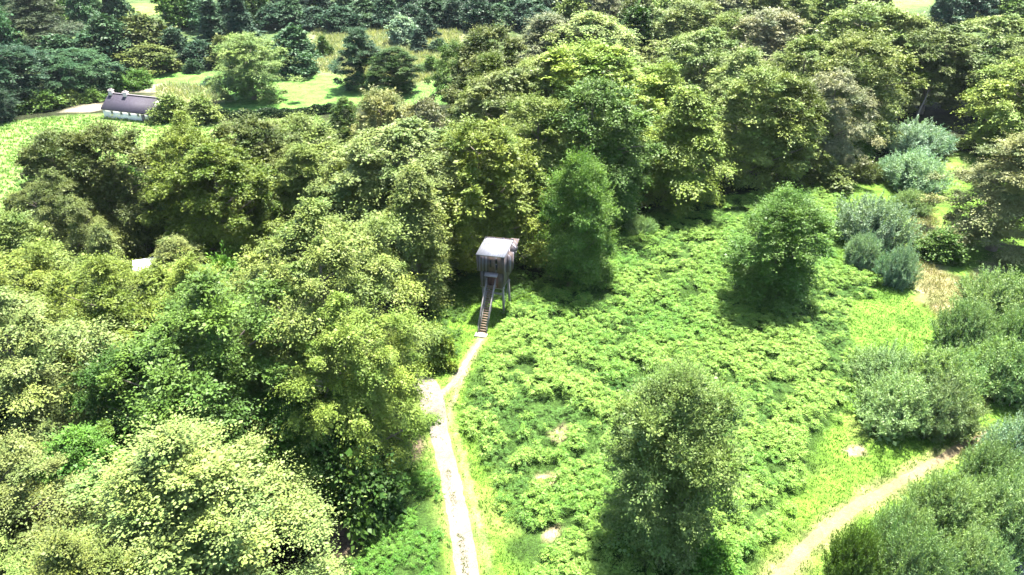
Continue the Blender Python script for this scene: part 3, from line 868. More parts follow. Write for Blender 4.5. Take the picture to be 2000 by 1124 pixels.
def build_terrain():
    f = np.arange(-48, 48.01, .4)
    o = 48 + np.cumsum(.4 * 1.075 ** np.arange(1, 84))
    xs = np.concatenate([-o[::-1], f, o])
    fy = np.arange(22, 92.01, .4)
    oy = 92 + np.cumsum(.4 * 1.05 ** np.arange(1, 130))
    iy = 22 - np.cumsum(.5 * 1.12 ** np.arange(1, 40))
    ys = np.concatenate([iy[::-1], fy, oy])
    X, Y = np.meshgrid(xs, ys)
    P = np.stack([X.ravel(), Y.ravel()], 1)
    Z = height(P[:, 0], P[:, 1])
    nx, ny = len(xs), len(ys)
    ii = (np.arange(ny - 1)[:, None] * nx + np.arange(nx - 1)[None, :]).ravel()
    I = np.stack([ii, ii + 1, ii + nx + 1, ii + nx], 1)
    V = np.stack([P[:, 0], P[:, 1], Z], 1)
    # where the pond lies the ground dips
    pond = np.array(ground(2010, 1126)[:2])
    r = np.hypot(P[:, 0] - pond[0] - 1.2, P[:, 1] - pond[1] + 1.0)
    V[:, 2] -= .8 * (1 - sstep(1.2, 3.2, r))
    me = mesh_np('ground', V, 4, I, M['ground'], None, True)
    C = np.tile(np.array(WOOD_C), (len(P), 1))
    jn = (vnoise(P, 1.7, 3) - .5) * 1.6 + (vnoise(P, .6, 4) - .5) * .8
    fj = (vnoise(P, 8, 5) - .5) * 5
    far = sstep(150, 200, P[:, 1])
    blend(C, far * .8, (.07, .11, .035))
    m = lambda poly, s=.8, j=jn: 1 - sstep(-s, s, sdf(P, poly) + j)
    blend(C, m(OPEN), GRASS_C)
    straw = sstep(.58, .85, vnoise(P, 5, 21) * .7 + vnoise(P, 1.3, 22) * .3) * m(OPEN)
    blend(C, straw * .45, (.17, .19, .06))
    blend(C, m(BRACKEN), MEADOW_C)
    blend(C, m(FERN2), MEADOW_C)
    blend(C, m(MOWN), (.085, .168, .024))
    for s in (SAND, SAND2):
        blend(C, m(s, .9) * (.55 + .45 * vnoise(P, 1.1, 8)), SAND_C)
    for s in SOIL:
        blend(C, m(s, .6), SOIL_C)
    for s in BARE:
        blend(C, m(s, .3, jn * .5), (.25, .20, .12))
    blend(C, m(FIELD, 1.0, fj * .2), FIELD_C)
    blend(C, m(LAWN, 1.0, fj * .2), LAWN_C)
    blend(C, m(ROUGH, 3.0, fj), STRAW_C)
    blend(C, m(GARDEN, 1.2, fj * .3), STRAW_C)
    for s in (DRIVE, YARD):
        blend(C, m(s, .5, jn * .6), (.46, .40, .31))
    blend(C, m(FARFIELD, 2.0, fj * .3), (.19, .25, .06))
    blend(C, m(FARFIELD2, 2.0, fj * .3), (.17, .24, .06))
    blend(C, (1 - sstep(.9, 1.9, linedist(P, TRACK) + jn * .5)) * .75, (.14, .19, .05))
    blend(C, (1 - sstep(.25, .8, linedist(P, TRAIL) + jn * .3)) * .8, (.2, .19, .09))
    blend(C, (1 - sstep(.12, .4, linedist(P, TRAIL2) + jn * .1)) * .8, (.24, .20, .12))
    blend(C, (1 - sstep(.10, .35, linedist(P, VERGE) + jn * .1)) * .35, (.22, .22, .12))
    blend(C, (1 - sstep(.4, 1.3, linedist(P, FOOT) + jn * .5)) * .7, (.19, .18, .08))
    a = me.attributes.new('surface', 'FLOAT_COLOR', 'POINT')
    c4 = np.ones((len(P), 4), dtype=np.float32)
    c4[:, :3] = np.clip(C, 0, 1)
    a.data.foreach_set('color', c4.ravel())
    ob = bpy.data.objects.new('ground', me)
    COL.objects.link(ob)
    ob['kind'] = 'structure'
    # pond
    n = 40
    ang = np.linspace(0, 2 * np.pi, n, endpoint=False)
    z = float(height(pond[0], pond[1])) - .22
    rr = 2.6 + .25 * np.sin(ang * 3)
    V = np.stack([pond[0] + 1.2 + np.cos(ang) * rr, pond[1] - 1.0 + np.sin(ang) * rr, np.full(n, z)], 1)
    V = np.concatenate([V, [[pond[0] + 1.2, pond[1] - 1.0, z]]])
    I = np.stack([np.arange(n), (np.arange(n) + 1) % n, np.full(n, n)], 1)
    mw = plain('pond_water', (.03, .04, .05), .06, .2, 2, None, .08, .6)
    ob = bpy.data.objects.new('pond_water', mesh_np('pond_water', V, 3, I, mw))
    COL.objects.link(ob)
    ob['kind'] = 'structure'


def strip(name, line, width, material, dz=.03, seed=1, taper=None, wob=.07):
    """a path draped over the ground, its edges uneven"""
    seg = np.concatenate([[0], np.cumsum(np.hypot(*np.diff(line, axis=0).T))])
    k = int(seg[-1] / .35) + 2
    s = np.linspace(0, seg[-1], k)
    # smooth centre line
    cx, cy = np.interp(s, seg, line[:, 0]), np.interp(s, seg, line[:, 1])
    for _ in range(14):
        cx[1:-1] = (cx[:-2] + cx[2:] + 2 * cx[1:-1]) / 4
        cy[1:-1] = (cy[:-2] + cy[2:] + 2 * cy[1:-1]) / 4
    T = norm(np.stack([np.gradient(cx), np.gradient(cy)], 1))
    Nn = np.stack([-T[:, 1], T[:, 0]], 1)
    g = np.random.default_rng(seed)
    wl = np.convolve(g.normal(0, 1, k + 4), np.ones(5) / 5, 'valid') * wob * 1.6 + g.normal(0, wob * .35, k)
    wr = np.convolve(g.normal(0, 1, k + 4), np.ones(5) / 5, 'valid') * wob * 1.6 + g.normal(0, wob * .35, k)
    hw = np.full(k, width / 2) if taper is None else np.interp(np.linspace(0, 1, k), *taper) * width / 2
    cols = 7
    V = []
    for j in range(cols):
        f = j / (cols - 1) * 2 - 1
        off = f * (hw + (wl if f < 0 else wr) * abs(f))
        px, py = cx + Nn[:, 0] * off, cy + Nn[:, 1] * off
        V.append(np.stack([px, py, height(px, py) + dz - .025 * f * f - (abs(f) == 1) * .012], 1))
    V = np.stack(V, 1).reshape(-1, 3)
    ii = (np.arange(k - 1)[:, None] * cols + np.arange(cols - 1)[None, :]).ravel()
    I = np.stack([ii, ii + 1, ii + cols + 1, ii + cols], 1)
    ob = bpy.data.objects.new(name, mesh_np(name, V, 4, I, material, None, True))
    COL.objects.link(ob)
    ob['kind'] = 'structure'
    return ob


def stuff(name, V, n, I, material, tint, color):
    ob = bpy.data.objects.new(name, mesh_np(name, V, n, I, material, tint))
    COL.objects.link(ob)
    ob.color = (*color, 1)
    ob['kind'] = 'stuff'
    return ob


def scatter(poly, density, g, keep=None):
    lo, hi = poly.min(0), poly.max(0)
    n = int((hi[0] - lo[0]) * (hi[1] - lo[1]) * density)
    P = g.uniform(lo, hi, (n, 2))
    s = sdf(P, poly)
    ok = s < (vnoise(P, 1.7, 3) - .5) * 2.2
    if keep is not None:
        ok &= keep(P)
    return P[ok]


def fronds(name, polys, density, seed, color, hgt=.9, size=.82, keep=None):
    """bracken: arching fronds, each a rachis line of paired leaflets"""
    g = np.random.default_rng(seed)
    P = np.concatenate([scatter(p, density, g, keep) for p in polys])
    n = len(P)
    clump = vnoise(P, 1.6, 31) * .55 + vnoise(P, .7, 32) * .45
    big = vnoise(P, 7, 33)
    H = hgt * (.55 + .6 * clump) * (.75 + .5 * big) * g.uniform(.55, 1.35, n)
    keepm = clump > .30 + .12 * (1 - big)
    P, H, clump = P[keepm], H[keepm], clump[keepm]
    n = len(P)
    nf = 3
    k = n * nf
    pi = np.repeat(np.arange(n), nf)
    a = g.uniform(0, 6.28, k)
    L = size * g.uniform(.6, 1.25, k)
    nl = 7
    q = k * nl * 2
    fi = np.repeat(np.arange(k), nl * 2)
    u = np.tile(np.repeat((np.arange(nl) + .6) / nl, 2), k)
    sg = np.tile([1., -1.], k * nl)
    dx, dy = np.cos(a)[fi], np.sin(a)[fi]
    base = P[pi][fi]
    rise = (.30 * u - .55 * u * u) * L[fi] * g.uniform(.4, 1.6, k)[fi]
    z = height(base[:, 0], base[:, 1]) + H[pi][fi] * g.uniform(.72, 1.1, k)[fi] + rise
    X = np.stack([base[:, 0] + dx * L[fi] * u, base[:, 1] + dy * L[fi] * u, z], 1)
    D = np.stack([-dy * sg + dx * .55, dx * sg + dy * .55, g.normal(-.1, .22, q)], 1)
    wl = .34 * L[fi] * (1 - u * .8) * g.uniform(.8, 1.2, q)
    Nn = np.array([0, 0, 1.]) + g.normal(0, .34, (q, 3))
    V, I = diamonds(X, D, Nn, wl, wl * .5)
    tint = np.stack([g.beta(2.2, 2.2, q), np.clip(g.normal(.5, .22, k), 0, 1)[fi], np.clip(g.normal(.45, .16, n) + (vnoise(P, 5, 35) - .5) * .7, 0, 1)[pi][fi]], 1)
    return stuff(name, V, 4, I, M['frond'], tint, color)


def blades(name, polys, density, seed, color, hgt=.16, wid=.05, keep=None, lean=.6, nb=3):
    g = np.random.default_rng(seed)
    P = np.concatenate([scatter(p, density, g, keep) for p in polys])
    k = len(P) * nb
    pi = np.repeat(np.arange(len(P)), nb)
    B = P[pi] + g.normal(0, hgt * .45, (k, 2))
    a = g.uniform(0, 6.28, k)
    h = hgt * g.uniform(.5, 1.4, k) * (.6 + .8 * vnoise(B, 1.1, 41))
    z = height(B[:, 0], B[:, 1]) - .01
    X = np.stack([B[:, 0], B[:, 1], z], 1)
    D = np.stack([np.cos(a) * lean, np.sin(a) * lean, np.ones(k)], 1)
    Nn = np.stack([np.cos(a + g.normal(0, .5, k)), np.sin(a), g.normal(.4, .3, k)], 1)
    V, I = diamonds(X, D, Nn, h * 1.3, np.full(k, wid) * g.uniform(.6, 1.4, k))
    tint = np.stack([g.beta(2.2, 2.2, k), g.random(k), np.clip(vnoise(B, 3, 42) + g.normal(0, .1, k), 0, 1)], 1)
    return stuff(name, V, 4, I, M['blade'], tint, color)


build_terrain()
m_grav = ground_material('pale_gravel', False, (.175, .155, .132), 12, .55, .7)
m_dirt = ground_material('dry_earth', False, (.165, .135, .08), 12, .55, .4)
TW = ([0, .55, .72, .80, .88, 1], [1, .9, 1.0, 1.35, 1.4, 1.0])
strip('gravel_track', TRACK, 1.65, m_grav, .045, 2, TW)
strip('trodden_trail', TRAIL, .62, m_grav, .03, 3, ([0, .3, .7, 1], [1.3, 1, .8, .6]), .1)
strip('footpath', FOOT, .74, m_dirt, .035, 4, ([0, .4, .9, 1], [1.15, 1.1, .75, .4]), .08)


def off_paths(P):
    ok = (linedist(P, TRACK) > 1.0) & (linedist(P, TRAIL) > .5) & (linedist(P, FOOT) > .5) & (linedist(P, VERGE) > .25)
    for s in BARE:
        ok &= sdf(P, s) > 0
    for s in SOIL:
        ok &= sdf(P, s) > -.1
    return ok


def bramble_ok(P):
    return off_paths(P) & (vnoise(P, 5.5, 91) * .7 + vnoise(P, 2.0, 92) * .3 > .60)


def bracken_ok(P):
    ok = off_paths(P) & ((vnoise(P, 5.5, 91) * .7 + vnoise(P, 2.0, 92) * .3 < .62) | (vnoise(P, .9, 93) > .6)) & (vnoise(P, 4.2, 95) * .65 + vnoise(P, 1.4, 96) * .35 < .74)
    for px, py, r in ((1085, 790, 1.6), (1050, 840, 1.0), (1130, 720, 1.3), (1010, 1060, 2.0), (1080, 1050, 1.2), (1500, 1000, .8), (1020, 720, 1.5), (1080, 690, .9), (1440, 420, 1.6), (1380, 440, 1.2), (1560, 395, 1.3), (1240, 770, 1.2), (940, 800, .8), (1470, 1010, .9), (1130, 900, .7), (1330, 570, .8), (1600, 640, .8), (1250, 620, .7), (1010, 960, .9)):
        c = np.array(ground(px, py)[:2])
        ok &= np.hypot(P[:, 0] - c[0], P[:, 1] - c[1]) > r * (.6 + .8 * vnoise(P, 1.0, 51))
    return ok


BRK_C = (.150, .250, .044)
fronds('bracken', [BRACKEN], 7.6, 61, BRK_C, keep=bracken_ok)
fronds('bramble', [BRACKEN], 8, 69, (.070, .150, .026), .62, .42, keep=bramble_ok)
EDGE = poly_w([(850, 560), (900, 530), (1010, 500), (1080, 500), (1180, 500), (1190, 545), (1060, 575), (1000, 590), (920, 600), (900, 650), (880, 690), (850, 700), (835, 640)])
fronds('woodland_undergrowth', [EDGE], 9, 67, (.060, .120, .020), .6, .55, keep=off_paths)
fronds('undergrowth', [FERN2], 9, 62, (.085, .185, .026), .5, .5, keep=off_paths)


def grass_ok(P):
    return off_paths(P) & ((sdf(P, BRACKEN) > -.6) | (vnoise(P, 1.6, 31) < .35)) & (sdf(P, FERN2) > -.2) & (P[:, 1] > 26) & (P[:, 1] < 95) & (np.abs(P[:, 0]) < 45)


blades('grass', [OPEN], 26, 63, (.072, .150, .022), .11, .05, grass_ok)
def ridge_ok(P):
    return (linedist(P, TRACK + np.array([-.08, 0])) < .22) & (P[:, 1] < 44) & (vnoise(P, .5, 77) > .35)


RIDGE = poly_w([(870, 880), (950, 1200), (880, 1200), (850, 900)])
blades('track_grass', [RIDGE], 90, 68, (.13, .18, .03), .10, .045, ridge_ok)
straw_ok = lambda P: off_paths(P)
blades('dry_grass', [SAND, SAND2], 22, 64, (.19, .18, .075), .35, .05, None, .9)


def crop_ok(P):
    return (np.sin((P[:, 1] + P[:, 0] * .35) * 2 * np.pi / 1.6) > -.35) & (P[:, 0] > -150)


blades('crop', [FIELD], 6.5, 65, (.150, .240, .062), .32, .2, crop_ok, .9, 3)
blades('rough_grass', [ROUGH, GARDEN], 4, 66, (.25, .26, .13), .8, .22, None, .8, 3)


# ------------------------------------------------------------------ built things
def box_v(sx, sy, sz, c=(0, 0, 0), rot=None):
    v = np.array([(x, y, z) for z in (-.5, .5) for y in (-.5, .5) for x in (-.5, .5)]) * (sx, sy, sz)
    f = np.array([(0, 2, 3, 1), (4, 5, 7, 6), (0, 1, 5, 4), (2, 6, 7, 3), (0, 4, 6, 2), (1, 3, 7, 5)]).ravel()
    if rot is not None:
        v = v @ np.array(rot.to_matrix() if hasattr(rot, 'to_matrix') else rot).T
    return v + np.array(c), f


def hexa(b, t):
    """solid between four bottom and four top corners (same winding, counter-clockwise from above)"""
    v = np.array(list(b) + list(t), float)
    f = np.array([(3, 2, 1, 0), (4, 5, 6, 7), (0, 1, 5, 4), (1, 2, 6, 5), (2, 3, 7, 6), (3, 0, 4, 7)]).ravel()
    return v, f


def beam(a, b, w, h=None):
    a, b = Vector(a), Vector(b)
    d = b - a
    q = d.to_track_quat('Z', 'Y')
    return box_v(w, h or w, d.length, tuple((a + b) / 2), q.to_matrix())


def part(name, parts, material, parent, bevel=.0):
    V, I = join(parts if isinstance(parts, list) else [parts])
    me = mesh_np(name, V, 4, I, material)
    o = child(name, me, parent)
    if bevel:
        md = o.modifiers.new('bevel', 'BEVEL')
        md.width = bevel
        md.segments = 1
    return o


m_board = plank_material('weathered_boards', (.035, .028, .032), (.13, .125, .155), 5.5, 'XY')
m_board2 = plank_material('lower_boards', (.040, .032, .034), (.13, .115, .14), 5.5, 'XY')
m_side = plank_material('pale_boards', (.12, .115, .13), (.33, .325, .37), 5.0, 'XY')  # paler boards: sky light on the right face put into the colour
m_steel = plain('galvanised_sheet', (.18, .185, .21), .5, .14, 2.2, (1, .25, 1), .1, .5, .25)
m_grey = plain('grey_timber', (.19, .175, .17), .75, .3, 8, (1, 1, .2))
m_tread = plain('brown_tread', (.17, .125, .085), .8, .3, 7)
m_dark = plain('dark_opening', (.008, .008, .010), .6, .2)
m_door = plain('red_brown_door', (.085, .035, .028), .7, .3, 6, (1, 1, .2))


def build_hide():
    x0, y0, g0 = ground(*HIDE_FOOT)
    ang = math.radians(HIDE_ROT)
    t = thing('bird_hide', 'boarded wooden hide on stilts with pale metal roof and long stair, by the wood', 'bird hide', (x0, y0, g0), ang)
    # local axes: +x along the front to the right, +y to the back; the foot of the stair is the origin
    RUN, ZF = 4.35, 3.45
    yf = RUN + .1
    W, D = 3.0, 2.95
    xc = -.25
    xl, xr = xc - 1.5, xc + 1.45
    # lower walls, narrower
    b = [(xl + .28, yf + .06, ZF - .35), (xr - .26, yf + .06, ZF - .35), (xr - .22, yf + D - .5, ZF - .35), (xl + .3, yf + D - .5, ZF - .35)]
    u = [(xl + .16, yf + .05, 5.17), (xr - .14, yf + .05, 5.17), (xr - .1, yf + D - .4, 5.17), (xl + .18, yf + D - .4, 5.17)]
    part('lower_wall', hexa(b, u), m_board2, t)
    # upper walls, flaring out towards the eaves
    b = [(xl + .06, yf - .10, 5.05), (xr - .06, yf - .10, 5.05), (xr - .04, yf + D, 5.05), (xl + .08, yf + D, 5.05)]
    u = [(xl - .02, yf - .16, 6.97), (xr + .02, yf - .16, 7.03), (xr + .06, yf + D + .1, 7.43), (xl, yf + D + .1, 7.35)]
    wall = part('upper_wall', hexa(b, u), m_board, t)
    # roof sheet: thin, slightly sloping forward, with standing ridges
    e = .10
    rb = [(xl - .1, yf - .28, 6.99), (xr + .1, yf - .28, 7.05), (xr + .14, yf + D + .2, 7.45), (xl - .08, yf + D + .2, 7.38)]
    rf = part('roof', hexa(rb, [(a_, b_, c_ + e) for a_, b_, c_ in rb]), m_steel, t)
    ribs = []
    for i in range(1, 12):
        f = i / 12
        p = [rb[0][k] * (1 - f) + rb[1][k] * f for k in range(3)]
        q = [rb[3][k] * (1 - f) + rb[2][k] * f for k in range(3)]
        ribs.append(beam((p[0], p[1] + .02, p[2] + e + .012), (q[0], q[1] - .02, q[2] + e + .012), .035, .03))
    part('roof_rib', ribs, m_steel, rf)
    part('back_fascia', beam((xl - .1, yf + D + .24, 7.45), (xr + .16, yf + D + .24, 7.53), .07, .22), m_board2, rf)
    # bay on the right side and the slanting rear lookout
    b = [(xr - .02, yf + .7, 4.85), (xr + .52, yf + .74, 4.85), (xr + .54, yf + 1.75, 4.85), (xr, yf + 1.75, 4.85)]
    u = [(xr - .02, yf + .7, 6.77), (xr + .56, yf + .7, 6.71), (xr + .58, yf + 1.75, 6.81), (xr, yf + 1.75, 6.85)]
    part('side_bay', hexa(b, u), m_board, t)
    b = [(xr - .3, yf + D - .1, 5.25), (xr + .12, yf + D - .1, 5.25), (xr + .12, yf + D + .3, 5.25), (xr - .3, yf + D + .3, 5.25)]
    u = [(xr - .3, yf + D - 1.0, 7.00), (xr + .70, yf + D - 1.0, 6.95), (xr + .62, yf + D + .9, 7.40), (xr - .3, yf + D + .9, 7.40)]
    part('rear_lookout', hexa(b, u), m_side, t)
    part('lookout_rail', [beam((xr + .74, yf + D - .95, 6.70), (xr + .40, yf + D + .6, 6.15), .06), beam((xr + .80, yf + D - .5, 7.15), (xr + .30, yf + D + .2, 5.35), .06)], m_grey, t)
    # right side in the brightened boards, and corner boards
    part('side_cladding', hexa([(xr - .11, yf - .06, 3.75), (xr - .03, yf - .06, 3.75), (xr - .03, yf + D - .1, 3.75), (xr - .11, yf + D - .1, 3.75)],
                               [(xr + .03, yf - .13, 6.99), (xr + .06, yf - .13, 6.99), (xr + .08, yf + D, 7.27), (xr + .03, yf + D, 7.27)]), m_side, t)
    part('corner_board', beam((xl + .03, yf - .145, 5.05), (xl - .03, yf - .19, 6.95), .07), m_side, t)
    part('corner_board', beam((xr - .02, yf - .145, 5.05), (xr + .03, yf - .19, 7.01), .09), m_side, t)
    # slit windows
    for (sx, za, zb) in ((xc - .02, 5.70, 6.57), (xc + .62, 6.20, 6.73), (xc + .64, 5.43, 6.03)):
        wf = part('slit_window', box_v(.20, .06, zb - za, (sx, yf - .145, (za + zb) / 2)), m_dark, t)
        part('window_frame', [beam((sx - .12, yf - .165, za), (sx - .12, yf - .165, zb), .04), beam((sx + .12, yf - .165, za), (sx + .12, yf - .165, zb), .04)], m_board2, wf)
    # doorway with its small canopy
    dr = part('door', box_v(1.25, .08, 1.35, (xc + .12, yf - .02, ZF + .42)), m_door, t)
    part('door_panel', box_v(.55, .05, 1.1, (xc - .22, yf - .07, ZF + .40)), plain('door_boards', (.05, .022, .02), .7, .3, 6), dr)
    part('door_canopy', [hexa([(xc - .62, yf - .62, 4.77), (xc + .78, yf - .62, 4.77), (xc + .78, yf - .04, 4.95), (xc - .62, yf - .04, 4.95)],
                              [(xc - .62, yf - .62, 4.83), (xc + .78, yf - .62, 4.83), (xc + .78, yf - .04, 5.02), (xc - .62, yf - .04, 5.02)])], m_grey, t)
    # floor frame, stilts and braces
    part('floor_frame', [beam((xl + .2, yf + .25, ZF - .42), (xr - .2, yf + .25, ZF - .42), .16, .2), beam((xl + .2, yf + D - .7, ZF - .42), (xr - .2, yf + D - .7, ZF - .42), .16, .2),
                         beam((xl + .3, yf + .25, ZF - .44), (xl + .3, yf + D - .7, ZF - .44), .14, .16), beam((xr - .3, yf + .25, ZF - .44), (xr - .3, yf + D - .7, ZF - .44), .14, .16)], m_grey, t)
    lx, rx, fy, by = xl + .42, xr - .28, yf + .35, yf + D - .75
    for (ax, ay, bx_, by_) in ((lx, fy, lx + .1, fy), (rx, fy, rx + .12, fy - .05), (lx, by, lx + .1, by), (rx + .1, by, rx + .3, by)):
        part('stilt', beam((ax, ay, ZF - .35), (bx_, by_, -.4), .21), m_grey, t, .015)
        part('stilt_bracket', beam((ax - .28, ay, ZF - .40), (ax + .22, ay, ZF - .40), .16, .12), m_grey, t)
    part('cross_beam', beam((lx, fy + .02, 2.25), (rx + .06, fy - .02, 2.25), .15, .2), m_grey, t)
    for (a_, b_) in (((lx, fy + .1, .4), (rx, fy + .1, 2.2)), ((rx, fy + .1, .35), (lx, fy + .1, 2.2)), ((rx + .1, fy, .5), (rx + .2, by, 3.4))):
        part('brace_rod', tube([a_, ((a_[0] + b_[0]) / 2, (a_[1] + b_[1]) / 2, (a_[2] + b_[2]) / 2), b_], [.025] * 3, 6), m_grey, t)
    # stair, set a little askew
    sk = xc
    st = part('stair', [beam((sx, .05, .0), (sx + sk, RUN - .02, ZF - .1), .08, .26) for sx in (-.38, .38)], m_grey, t)
    n = 20
    for i in range(n):
        f = (i + .6) / n
        part('tread', box_v(.70, .27, .05, (sk * f, .05 + RUN * f, ZF * f)), m_tread, st)
    for sx in (-.47, .47):
        part('handrail', [beam((sx, .0, .95), (sx + sk, RUN, ZF + .85), .09, .12)] + [beam((sx + sk * f, RUN * f, ZF * f - .15), (sx + sk * f, RUN * f, ZF * f + .9), .08) for f in (.02, .25, .5, .75, .98)]
             + [beam((sx, .05, .45), (sx + sk, RUN, ZF + .35), .05, .10)], m_grey, st)
    part('foot_slab', box_v(1.25, .7, .18, (-.05, -.32, .05)), plain('stone_slab', (.45, .40, .32), .9, .2), st)
    part('landing', box_v(1.1, .5, .07, (xc + .05, RUN - .1, ZF - .02)), m_tread, st)


HIDE_FOOT, HIDE_ROT = (942, 653), -15
build_hide()


def build_cottage():
    x, y, z = ground(271, 227)
    t = thing('stone_cottage', 'low white cottage with a purple slate roof and two stubby chimneys beside the crop field', 'cottage', (x, y, z), math.radians(-19))
    Lh, Dh, E, Rg = 6.0, 2.9, 1.85, 4.1
    m_wall = plain('whitewash', (.72, .69, .66), .9, .12, 3, None, .2)
    m_slate = plain('slate', (.031, .026, .040), .75, .3, 3.5, (1, .3, 1), .3)
    m_stack = plain('pale_stone', (.52, .44, .42), .9, .25, 4, None, .3)
    part('wall', [hexa([(-Lh, -Dh, -.6), (Lh, -Dh, -.6), (Lh, Dh, -.6), (-Lh, Dh, -.6)], [(-Lh, -Dh, E), (Lh, -Dh, E), (Lh, Dh, E), (-Lh, Dh, E)]),
                  hexa([(-Lh, -Dh, E), (-Lh + .35, -Dh, E), (-Lh + .35, Dh, E), (-Lh, Dh, E)], [(-Lh, -.02, Rg - .1), (-Lh + .35, -.02, Rg - .1), (-Lh + .35, .02, Rg - .1), (-Lh, .02, Rg - .1)]),
                  hexa([(Lh - .35, -Dh, E), (Lh, -Dh, E), (Lh, Dh, E), (Lh - .35, Dh, E)], [(Lh - .35, -.02, Rg - .1), (Lh, -.02, Rg - .1), (Lh, .02, Rg - .1), (Lh - .35, .02, Rg - .1)])], m_wall, t)
    ov, th = .18, .16
    rf = part('roof', [hexa([(-Lh - ov, -Dh - .3, E - .22), (Lh + ov, -Dh - .3, E - .22), (Lh + ov, 0, Rg), (-Lh - ov, 0, Rg)],
                            [(-Lh - ov, -Dh - .3, E - .22 + th), (Lh + ov, -Dh - .3, E - .22 + th), (Lh + ov, 0, Rg + th), (-Lh - ov, 0, Rg + th)]),
                       hexa([(-Lh - ov, 0.004, Rg), (Lh + ov, 0.004, Rg), (Lh + ov, Dh + .3, E - .22), (-Lh - ov, Dh + .3, E - .22)],
                            [(-Lh - ov, 0.004, Rg + th), (Lh + ov, 0.004, Rg + th), (Lh + ov, Dh + .3, E - .22 + th), (-Lh - ov, Dh + .3, E - .22 + th)])], m_slate, t)
    part('ridge_tile', beam((-Lh - ov, 0, Rg + th + .03), (Lh + ov, 0, Rg + th + .03), .26, .12), plain('ridge', (.22, .19, .21), .8, .2), rf)
    for cx, w_, zb in ((-Lh + .5, .78, Rg - .6), (-1.75, .85, Rg - .7)):
        ch = part('chimney', box_v(w_, .8, 1.3, (cx, -.1, zb + .65)), m_stack, rf, .03)
        part('chimney_cap', box_v(w_ + .12, .92, .16, (cx, -.1, zb + 1.36)), m_stack, ch)
        part('chimney_pot', tube([(cx, -.1, zb + 1.38), (cx, -.1, zb + 1.5), (cx, -.1, zb + 1.72)], [.26, .3, .24], 12), m_stack, ch)
    part('skylight', box_v(.5, .7, .06, (1.6, -1.9, E + .78), Matrix.Rotation(math.radians(42), 3, 'X')), plain('skylight_glass', (.5, .52, .56), .2, .1), rf)
    for cx in (-3.6, -1.2, .9, 3.1):
        wn = part('window', box_v(.5, .06, .5, (cx, -Dh - .02, 1.2)), plain('window_glass', (.12, .12, .13), .2, .2), t)
        part('lintel', box_v(.82, .08, .07, (cx, -Dh - .05, 1.49)), m_wall, wn)
        part('sill', box_v(.82, .12, .08, (cx, -Dh - .06, .91)), m_wall, wn)
    dr = part('door', box_v(.9, .07, 1.6, (4.3, -Dh - .02, .7)), plain('door_paint', (.12, .10, .10), .6, .2), t)
    part('drainpipe', tube([(Lh - .15, -Dh - .1, -.2), (Lh - .15, -Dh - .1, 1.2), (Lh - .15, -Dh - .1, 2.2)], [.07] * 3, 6), plain('black_pipe', (.03, .03, .04), .6, .2), t)


build_cottage()


def build_shed():
    x, y, z = ground(313, 563)
    t = thing('white_shed', 'small shed with a bright white sheet roof glimpsed between the left hand trees', 'shed', (x, y, z), math.radians(22))
    m_w = plain('white_sheet', (.80, .81, .84), .6, .05, 2)
    part('wall', hexa([(-2, -1.6, -.3), (2, -1.6, -.3), (2, 1.6, -.3), (-2, 1.6, -.3)], [(-2, -1.6, 2.0), (2, -1.6, 2.0), (2, 1.6, 2.95), (-2, 1.6, 2.95)]), plain('shed_boards', (.3, .29, .28), .8, .3, 4, (3, 3, .3)), t)
    b = [(-2.25, -1.95, 1.92), (2.25, -1.95, 1.92), (2.25, 1.9, 3.05), (-2.25, 1.9, 3.05)]
    rf = part('roof', hexa(b, [(p, q, r + .07) for p, q, r in b]), m_w, t)
    part('roof_rib', [beam((px, -1.9, 2.02), (px, 1.86, 3.15), .04, .04) for px in np.linspace(-2, 2, 9)], m_w, rf)
    part('door', box_v(.9, .06, 1.7, (-.4, -1.63, .85)), plain('shed_door', (.16, .17, .16), .7, .2), t)


build_shed()

# leaning pole beside the left hand trees, a fence post at the field corner
x, y, z = ground(44, 216)
pl = thing('leaning_pole', 'bare grey wooden pole leaning at the left edge of the field', 'pole', (x, y, z))
dep = y * CP + 40 * SP
part('pole_shaft', tube([(0.2, 0, -.5), (-1.2, .1, 2.6), (-2.4, .1, 5.4)], [.17, .14, .09], 8), m_grey, pl)
part('pole_stub', tube([(-1.2, .1, 2.6), (-1.0, 0, 3.0), (-.75, 0, 3.3)], [.06, .05, .03], 6), m_grey, pl)
x, y, z = ground(18, 408)
fp = thing('fence_post', 'single pale fence post at the lower corner of the crop field', 'fence post', (x, y, z), .3)
part('post', hexa([(-.09, -.09, -.3), (.09, -.09, -.3), (.09, .09, -.3), (-.09, .09, -.3)], [(-.08, -.08, 1.5), (.08, -.08, 1.5), (.08, .08, 1.56), (-.08, .08, 1.56)]), m_grey, fp)
part('wire_staple', tube([(-.1, 0, 1.2), (0, -.1, 1.22), (.1, 0, 1.2)], [.012] * 3, 4), m_dark, fp)


